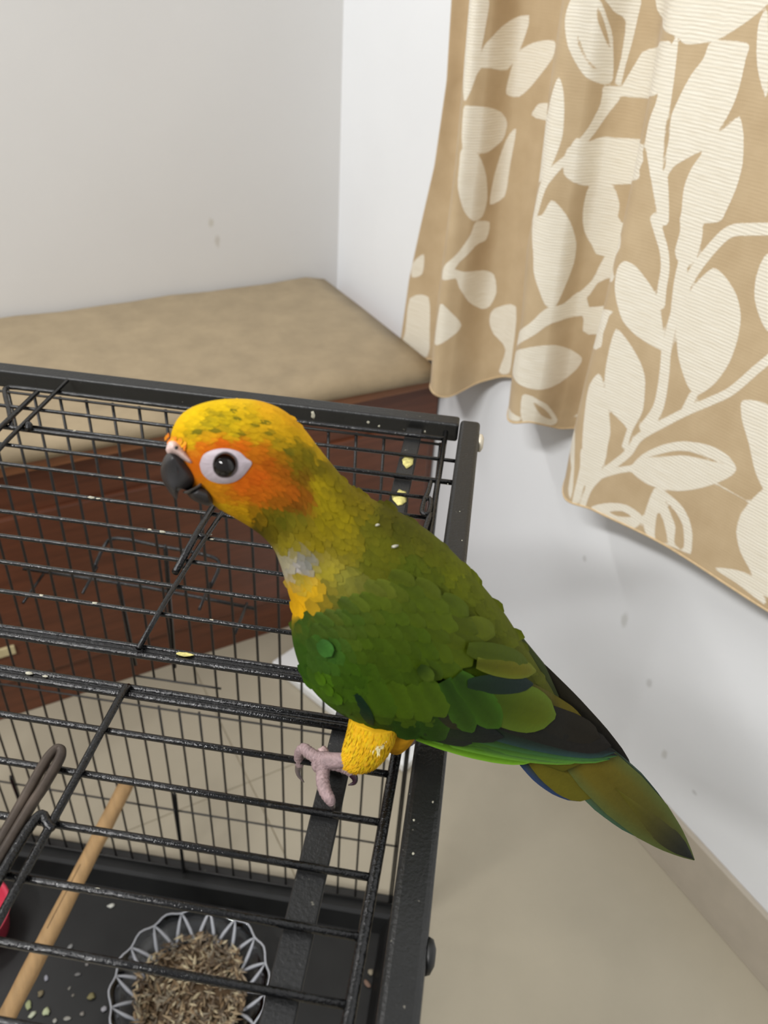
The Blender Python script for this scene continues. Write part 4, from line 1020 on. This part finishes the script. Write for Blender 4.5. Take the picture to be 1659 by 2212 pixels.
# primary coverts and tertials
feather('primary_covert', (900, 1568), (1088, 1592), 40, (36, 58, 30), (32, 38, 46), .0042, .0046, rows=9, shape=WID_LONG, floor_=.004)
feather('primary_covert', (880, 1572), (1020, 1606), 30, (46, 72, 22), (38, 46, 52), .0036, .0040, rows=9, shape=WID_LONG, floor_=.003)
feather('tertial', (1030, 1505), (1200, 1548), 106, (62, 88, 20), (92, 108, 26), .0056, .0064, rows=10, edge=(84, 104, 30), floor_=.004)
feather('tertial', (1010, 1478), (1152, 1478), 44, (30, 52, 40), (34, 50, 56), .0064, .0066, rows=9, floor_=.004)
feather('tertial', (1030, 1432), (1158, 1450), 48, (88, 96, 24), (112, 112, 30), .0070, .0076, rows=9, edge=(100, 108, 30), floor_=.004)
feather('tertial', (1010, 1400), (1140, 1432), 50, (74, 92, 22), (80, 98, 26), .0068, .0074, rows=9, floor_=.004)
feather('greater_covert', (985, 1460), (1080, 1572), 74, (44, 76, 20), (58, 92, 22), .0060, .0066, rows=9, edge=(58, 96, 20), floor_=.004)
feather('greater_covert', (960, 1470), (1022, 1582), 62, (42, 74, 20), (54, 88, 22), .0058, .0064, rows=9, edge=(56, 92, 20), floor_=.004)
feather('greater_covert', (930, 1500), (992, 1575), 40, (26, 50, 40), (52, 52, 38), .0054, .0058, rows=8, floor_=.004)
feather('greater_covert', (890, 1500), (960, 1598), 80, (36, 66, 14), (46, 80, 16), .0046, .0054, rows=9, edge=(50, 84, 18), floor_=.003)
feather('greater_covert', (830, 1500), (905, 1594), 80, (34, 64, 14), (42, 76, 16), .0044, .0052, rows=9, edge=(48, 82, 18), floor_=.003)
feather('greater_covert', (776, 1490), (850, 1584), 76, (34, 64, 14), (42, 76, 16), .0042, .0050, rows=9, edge=(48, 82, 18), floor_=.003)
feather('greater_covert', (730, 1470), (800, 1560), 66, (44, 80, 18), (56, 90, 18), .0040, .0048, rows=9, edge=(66, 98, 20), floor_=.003)
feather('greater_covert', (768, 1500), (806, 1568), 24, (22, 52, 40), (30, 62, 44), .0056, .0058, rows=8, floor_=.003)
# olive scalloped row and the smaller coverts in rows towards the shoulder
def covert(name, cx_, cy_, L, wd, ang, l0, l1, shade=1.0):
    d = np.array((math.cos(ang), math.sin(ang)))
    c = plume(cx_, cy_)*shade
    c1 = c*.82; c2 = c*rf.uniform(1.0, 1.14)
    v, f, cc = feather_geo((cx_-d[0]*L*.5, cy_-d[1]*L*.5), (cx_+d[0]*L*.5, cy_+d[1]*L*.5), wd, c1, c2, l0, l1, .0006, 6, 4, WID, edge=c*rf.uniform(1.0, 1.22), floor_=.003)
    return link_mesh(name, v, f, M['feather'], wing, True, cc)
for (x, y) in ((905, 1520), (865, 1514), (825, 1512), (938, 1510)):
    covert('median_covert', x, y, 92, 58, 1.02, .0054, .0066, 1.22)
rows = []
for a in np.linspace(.92, .04, 15):
    rows.append(a)
ul = crom(np.array([(690, 1345), (770, 1302), (862, 1252), (950, 1290), (1040, 1362), (1112, 1440)], float), 8)
ll = crom(np.array([(668, 1420), (690, 1472), (740, 1515), (800, 1535), (880, 1545), (980, 1560)], float), 8)
for ri, a in enumerate(rows):
    k = a*(len(ul)-1); k0 = int(min(k, len(ul)-2)); fr = k-k0
    U_ = ul[k0]*(1-fr)+ul[k0+1]*fr; L_ = ll[k0]*(1-fr)+ll[k0+1]*fr
    span = float(np.hypot(*(L_-U_)))
    sz = 46 + 30*a
    nf = max(2, int(span/(sz*.50)))
    for j in range(nf+1):
        t = (j+(.5 if ri % 2 else 0)+rf.uniform(-.12, .12))/nf
        if t > 1.02: continue
        p = U_+(L_-U_)*min(t, 1)
        if 925 < p[0] and p[1] > 1445: continue
        if 1000 < p[0] and p[1] > 1395: continue
        if bulge(p[0], p[1]) < .008: continue
        ang = .55+.55*t + rf.uniform(-.12, .12)
        covert('lesser_covert' if a < .55 else 'scapular_feather', p[0], p[1], sz*rf.uniform(.95, 1.15), sz*rf.uniform(.62, .78), ang, .0046+.0006*(1-a), .0051+.0006*(1-a), rf.uniform(.88, 1.10))
# a turned-up little feather with a dark hollow in the middle of the wing
feather('lesser_covert', (905, 1440), (936, 1470), 30, (40, 62, 16), (84, 110, 34), .0075, .0092, rows=6)
for (bx, by, tx, ty, w_) in ((684, 1452, 700, 1482, 20), (700, 1478, 718, 1504, 20), (718, 1500, 738, 1522, 22)):
    feather('lesser_covert', (bx, by), (tx, ty), w_, (66, 104, 16), (88, 136, 24), .0060, .0066, rows=6)
feather('lesser_covert', (690, 1385), (716, 1418), 34, (52, 96, 44), (70, 128, 62), .0070, .0080, rows=6, lab='bright green feather on the shoulder')

# ---- far wing, only its long dark flight feathers show past the back
fw_pts = [(1040, 1340), (1100, 1395), (1150, 1455), (1190, 1510)]
V, F = tube_geo([S(x, y, -.006, None, 0.0) for x, y in fw_pts], [.004, .007, .007, .004], 10)
wing2 = link_mesh('wing', V, F, M['plumage'], parrot, True, [lin((50, 58, 26))]*len(V))
for (b, t, wd, dp, c1, c2) in (((1118, 1396), (1367, 1668), 40, -.0075, (42, 40, 30), (33, 31, 32)), ((1105, 1392), (1300, 1592), 30, -.0085, (38, 36, 30), (36, 34, 34))):
    feather('flight_feather', b, t, wd, c1, c2, 0, 0, par=wing2, rows=14, shape=WID_LONG, depth=dp, bend=-3)

# ---- tail: long graduated feathers
tail_base = [(1130, 1560), (1190, 1605), (1255, 1660)]
V, F = tube_geo([S(x, y, 0, None, -.008) for x, y in tail_base], [.007, .0045, .002], 12)
tail = link_mesh('tail', V, F, M['plumage'], parrot, True, [lin((98, 98, 34))]*len(V))
WID_TAIL = [(0, .6), (.3, .95), (.5, 1.0), (.7, .86), (.83, .60), (.93, .30), (1.0, .02)]
TL = dict(par=tail, shape=WID_LONG)
TT = dict(par=tail, shape=WID_TAIL)
feather('tail_feather', (1105, 1600), (1274, 1724), 58, (66, 74, 40), (44, 62, 84), 0, 0, rows=12, depth=-.006, edge_low=(40, 56, 90), bend=14, **TL)
feather('tail_feather', (1130, 1590), (1284, 1722), 80, (108, 102, 32), (100, 98, 34), 0, 0, rows=12, depth=-.0045, bend=8, **TL)
feather('tail_feather', (1190, 1600), (1442, 1830), 74, (90, 90, 36), (66, 84, 46), 0, 0, rows=14, depth=-.005, edge_low=(56, 80, 62), bend=10, **TT)
feather('tail_feather', (1215, 1580), (1480, 1838), 84, (94, 94, 36), (58, 66, 60), 0, 0, rows=14, depth=-.0065, edge=(56, 74, 66), bend=-13, **TT)
feather('tail_feather', (1200, 1575), (1500, 1858), 112, (114, 102, 32), (70, 76, 44), 0, 0, rows=20, depth=-.0035, camber=.0012, edge=(74, 84, 44), bend=2, **TT)
feather('tail_feather', (1330, 1702), (1499, 1857), 62, (96, 94, 36), (38, 42, 48), 0, 0, rows=12, depth=-.0028, camber=.0010, shape=[(0, .02), (.25, .4), (.5, .74), (.7, .74), (.85, .5), (1, .02)], bend=2, par=tail)

# ---- eye
ec = (486, 1004)
eb = bulge(*ec)
er = 25.5*zc(*ec)/1780.0
bm = bmesh.new(); bmesh.ops.create_uvsphere(bm, u_segments=32, v_segments=20, radius=er)
me = bpy.data.meshes.new('eye'); bm.to_mesh(me); bm.free(); me.shade_smooth(); me.materials.append(M['eyeball'])
eye = bpy.data.objects.new('eye', me); COL.objects.link(eye); eye.parent = parrot
eye.location = tobody(at3(ec[0], ec[1], zc(*ec)-eb+er*.25)) 
def ring(name, outline, c, r_in, l_in, l_out, mat, n=48, rings=6):
    V, F = [], []
    ox = crom(np.array(outline+[outline[0]], float), 6)[:-1]
    n = len(ox)
    for k in range(n):
        a = ox[k]-np.array(c); d = a/np.hypot(*a)
        pin = np.array(c)+d*r_in
        for i in range(rings+1):
            t = i/rings; p = pin+(ox[k]-pin)*t
            lf = l_in*(1-t)**1.0 + l_out*t + .0003*math.sin(PI*t)
            V.append(S(p[0], p[1], lf))
    for k in range(n):
        for i in range(rings):
            a = k*(rings+1)+i; b = ((k+1) % n)*(rings+1)+i
            F.append((a, b, b+1, a+1))
    return link_mesh(name, V, F, mat, parrot)
ring('eye_ring', [(431, 1003), (440, 982), (464, 971), (490, 969), (516, 976), (532, 990), (544, 1000), (533, 1019), (516, 1036), (495, 1044), (472, 1044), (450, 1036), (436, 1021)], ec, 24.5, .0016, .0003, M['eyering'])
ring('eyelid', [(459, 1003), (463, 989), (473, 979), (486, 975.5), (499, 979), (510, 989), (514, 1004), (511, 1018), (500, 1029), (486, 1032), (472, 1029), (462, 1018)], ec, 24.0, .0020, .0017, mat_plain('grey_eyelid', (74, 66, 66), 0.5, 0, 300, .1, .3), rings=3)

# ---- beak: two horny halves with a rounded section
def lens(name, outline, core, T, mat, parent=parrot, dz=0.0, sub=5, nr=8):
    ox = crom(np.array(outline+[outline[0]], float), sub)[:-1]
    n = len(ox); V, F = [], []
    core = np.array(core, float)
    # every outline point pulls in to its nearest point of the core line
    seg = crom(core, 12) if len(core) > 2 else np.linspace(core[0], core[-1], 13)
    near = np.array([seg[np.argmin(((seg-o)**2).sum(1))] for o in ox])
    for side in (1, -1):
        for i in range(nr+1):
            s = i/nr
            for k in range(n):
                p = ox[k]*(1-s)+near[k]*s
                b = T*math.sqrt(max(0, 1-(1-s)**2))*side
                V.append(tobody(at3(p[0], p[1], zc(*p)-b+dz)))
    for sdx in (0, 1):
        o = sdx*(nr+1)*n
        for i in range(nr):
            for k in range(n):
                a = o+i*n+k; b = o+i*n+(k+1) % n
                F.append((a, b, b+n, a+n))
    return link_mesh(name, V, F, mat, parent)
beak = lens('beak', [(364, 976), (354, 990), (347, 1014), (351, 1038), (361, 1056), (373, 1072), (382, 1078), (386, 1062), (394, 1056), (405, 1059), (418, 1051), (430, 1040), (434, 1030), (428, 1016), (412, 1002), (394, 986), (378, 975)],
            [(376, 992), (384, 1012), (384, 1034), (378, 1056)], .0098, M['beak'])
lens('lower_beak', [(433, 1042), (420, 1054), (404, 1064), (414, 1078), (436, 1089), (456, 1093), (463, 1082), (458, 1062), (449, 1048)], [(424, 1066), (446, 1072)], .0100, M['beak'])
lens('beak_edge', [(435, 1040), (424, 1050), (408, 1058), (396, 1061), (398, 1066), (412, 1066), (426, 1058), (438, 1047)], [(404, 1062), (430, 1048)], .0106, M['beak_edge'])
ce = lens('cere', [(358, 972), (364, 954), (380, 952), (396, 964), (412, 984), (424, 1003), (414, 1006), (396, 996), (380, 986), (364, 982)], [(374, 966), (408, 994)], .0105, M['cere'])
blob('nostril', S(381, 967, .0, None, .0108), .0006, M['beak'], ce, 3)
# orange tuft above the cere
V, F, C = [], [], []
for i in range(30):
    x = rf.uniform(360, 402); y = 940 + (x-360)*.50 + rf.uniform(-8, 4)
    c = np.array(lin((228, rf.randint(126, 176), 44)))
    v, f, cc = feather_geo((x, y), (x-5+rf.uniform(-4, 4), y+10+rf.uniform(-4, 4)), 6, c*.9, c*1.1, .0004, .0012, .0001, 3, 2, floor_=.001)
    o = len(V); V += v; F += [tuple(q+o for q in ff) for ff in f]; C += cc
tf = link_mesh('bristle_feathers', V, F, M['plumage'], parrot, True, C); tag(tf, kind='stuff')
# tiny bits stuck in the plumage
blob('seed_flake', S(853, 1180, .0018), (.0014, .0006, .0005), M['dropping'], parrot, 5)
blob('seed_flake', S(815, 1134, .0015), (.0009, .0005, .0004), M['dropping'], parrot, 6)

# ---- legs and feet (cage-top height above the wires gives the depth)
def on_top(x, y, h):
    r = ray(x, y); tz = (-.3018 + h)/r.z
    return tobody(EYE + r*tz)
def dz3(x, y, depth): return tobody(at3(x, y, depth))
PX = .36/1780
def cols_for(V, rgb, sd_):
    g = random.Random(sd_); c = np.array(lin(rgb)); return [c*g.uniform(.72, 1.18) for _ in V]
def limb(name, pts, radii, mat, parent, rgb=None, n=14, sub=5, sd_=1):
    rad = [v.x for v in spline([(a, 0, 0) for a in radii], sub)]
    V, F = tube_geo(spline(pts, sub), rad, n)
    return link_mesh(name, V, F, mat, parent, True, cols_for(V, rgb, sd_) if rgb else None)
foot_c = on_top(700, 1644, .0075)
tarsus = [dz3(800, 1622, .347), on_top(762, 1640, .0135), on_top(730, 1643, .0100), foot_c]
leg = limb('leg', [dz3(810, 1552, .341), dz3(802, 1586, .343), dz3(790, 1614, .346), dz3(775, 1633, .349), dz3(764, 1640, .351)], [.0104, .0100, .0088, .0062, .0040], M['plumage'], parrot, (216, 168, 30), 18, 5, 3)
# yellow leg feathers
V, F, C = [], [], []
lv = [dz3(810, 1552, .341), dz3(802, 1586, .343), dz3(790, 1614, .346), dz3(775, 1633, .349), dz3(764, 1640, .351)]
lr = [.0104, .0100, .0088, .0062, .0040]
ls = spline(lv, 8); lrr = [v.x for v in spline([(a, 0, 0) for a in lr], 8)]
toeye = (EYE-BASE)
for i in range(1500):
    k = rf.randint(0, len(ls)-2); p = ls[k]; tdir = (ls[k+1]-ls[k]).normalized()
    view = (toeye-p).normalized(); sv_ = tdir.cross(view).normalized(); nv = sv_.cross(tdir)
    if nv.dot(view) < 0: nv = -nv
    an = rf.uniform(-1.75, 1.75)
    rad = sv_*math.sin(an)+nv*math.cos(an)
    root = p + rad*lrr[k]*.97
    tipv = root + tdir*rf.uniform(.0030, .0052) + rad*rf.uniform(.0001, .0005)
    wv = tdir.cross(rad).normalized()*rf.uniform(.0003, .0006)
    c = np.array(lin((rf.randint(208, 222), rf.randint(160, 176), rf.randint(24, 38))))
    if abs(an) < .6 and False: c = c
    o = len(V); V += [root-wv*.6, root+wv*.6, (root+tipv)/2+wv+rad*.0003, tipv, (root+tipv)/2-wv+rad*.0003]
    F += [(o, o+1, o+2, o+4), (o+4, o+2, o+3)]; C += [c*.98, c*.98, c, c*1.02, c]
lf = link_mesh('leg_feathers', V, F, M['plumage'], leg, True, C); tag(lf, kind='stuff')
# pale downy patch on the leg
V, F, C = [], [], []
for i in range(60):
    x = 818+rf.gauss(0, 6); y = 1606+rf.gauss(0, 9)
    p = dz3(x, y, .3335+.0004*abs(x-815)*.2); q = dz3(x+rf.uniform(-4, 4), y+rf.uniform(8, 16), .3330)
    wv = (q-p).cross(toeye).normalized()*.0005
    c = np.array(lin((206, 196, 150))); o = len(V)
    V += [p-wv, p+wv, q]; F += [(o, o+1, o+2)]; C += [c, c, c*1.05]
df = link_mesh('down_patch', V, F, M['plumage'], leg, True, C); tag(df, 'pale downy patch', kind='stuff')
SKIN = (152, 130, 130)
foot = limb('foot', tarsus, [.0046, .0034, .0034, .0040], M['skin'], leg, SKIN, 14, 5, 4)
blob('foot_pad', foot_c, (.0042, .0042, .0036), M['skin'], foot, 9, cols=lin(SKIN))
def toe(pts, radii, sd_):
    n = len(pts)
    P = spline(pts, 7); R = [v.x for v in spline([(a, 0, 0) for a in radii], 7)]
    R = [r*(1+.05*math.sin(i*2.1)) for i, r in enumerate(R)]                # scaly rings
    V, F = tube_geo(P, R, 14)
    return link_mesh('toe', V, F, M['skin'], foot, True, cols_for(V, SKIN, sd_))
toe([on_top(699, 1640, .0070), on_top(684, 1636, .0068), on_top(668, 1626, .0072), on_top(656, 1617, .0072), on_top(646.5, 1625, .0046), on_top(645.5, 1640, -.0010)], [.0034, .0028, .0027, .0024, .0021, .0022], 5)
toe([on_top(645.5, 1636, .0004), on_top(646.5, 1646, -.0032), on_top(648, 1656, -.0052)], [.0020, .0023, .0014], 15)
tube('claw', [on_top(648, 1650, -.0046), on_top(643.5, 1662, -.0078), on_top(646, 1676, -.0105), on_top(657, 1690, -.0125)], [.0018, .0014, .0009, .0002], M['claw'], foot, 10, 5)
toe([on_top(698, 1646, .0072), on_top(698, 1664, .0060), on_top(697, 1686, .0056), on_top(702, 1708, .0052), on_top(712, 1726, .0044), on_top(717, 1737, .0024)], [.0036, .0030, .0029, .0027, .0024, .0016], 6)
tube('claw', [on_top(716, 1735, .0030), on_top(719, 1744, -.0010), on_top(718, 1752, -.0060)], [.0014, .0011, .0002], M['claw'], foot, 10, 5)
toe([on_top(712, 1646, .0080), on_top(735, 1654, .0068), on_top(752, 1662, .0058), on_top(759, 1672, .0040)], [.0032, .0027, .0025, .0018], 7)
tube('claw', [on_top(758, 1670, .0046), on_top(766, 1680, .0030), on_top(765, 1691, .0014), on_top(752, 1696, .0006)], [.0017, .0015, .0010, .0002], M['claw_dark'], foot, 10, 5)
toe([on_top(692, 1640, .0066), on_top(684, 1652, .0050), on_top(687, 1664, .0024)], [.0028, .0024, .0017], 8)
blob('toe_joint', on_top(698, 1622, .0066), (.0022, .0022, .0020), M['skin'], foot, 12, cols=lin((186, 160, 158)))
# other leg, mostly behind the first, gripping the edge of the flap
leg2 = limb('leg', [dz3(858, 1545, .352), dz3(858, 1580, .353), dz3(856, 1604, .356), dz3(856, 1616, .360)], [.0105, .0088, .0056, .0030], M['plumage'], parrot, (184, 132, 26), 16, 5, 8)
f2 = on_top(866, 1607, .0065)
foot2 = limb('foot', [dz3(860, 1608, .358), f2], [.0034, .0036], M['skin'], leg2, SKIN, 12, 4, 9)
for q in (((866, 1600, .0060), (872, 1590, .0060), (884, 1580, .0030)), ((868, 1606, .0060), (880, 1602, .0062), (892, 1600, .0040)), ((860, 1602, .006), (850, 1596, .0055), (842, 1592, .003))):
    o = toe([on_top(*p) for p in q], [.0028, .0026, .0016], 20); o.parent = foot2
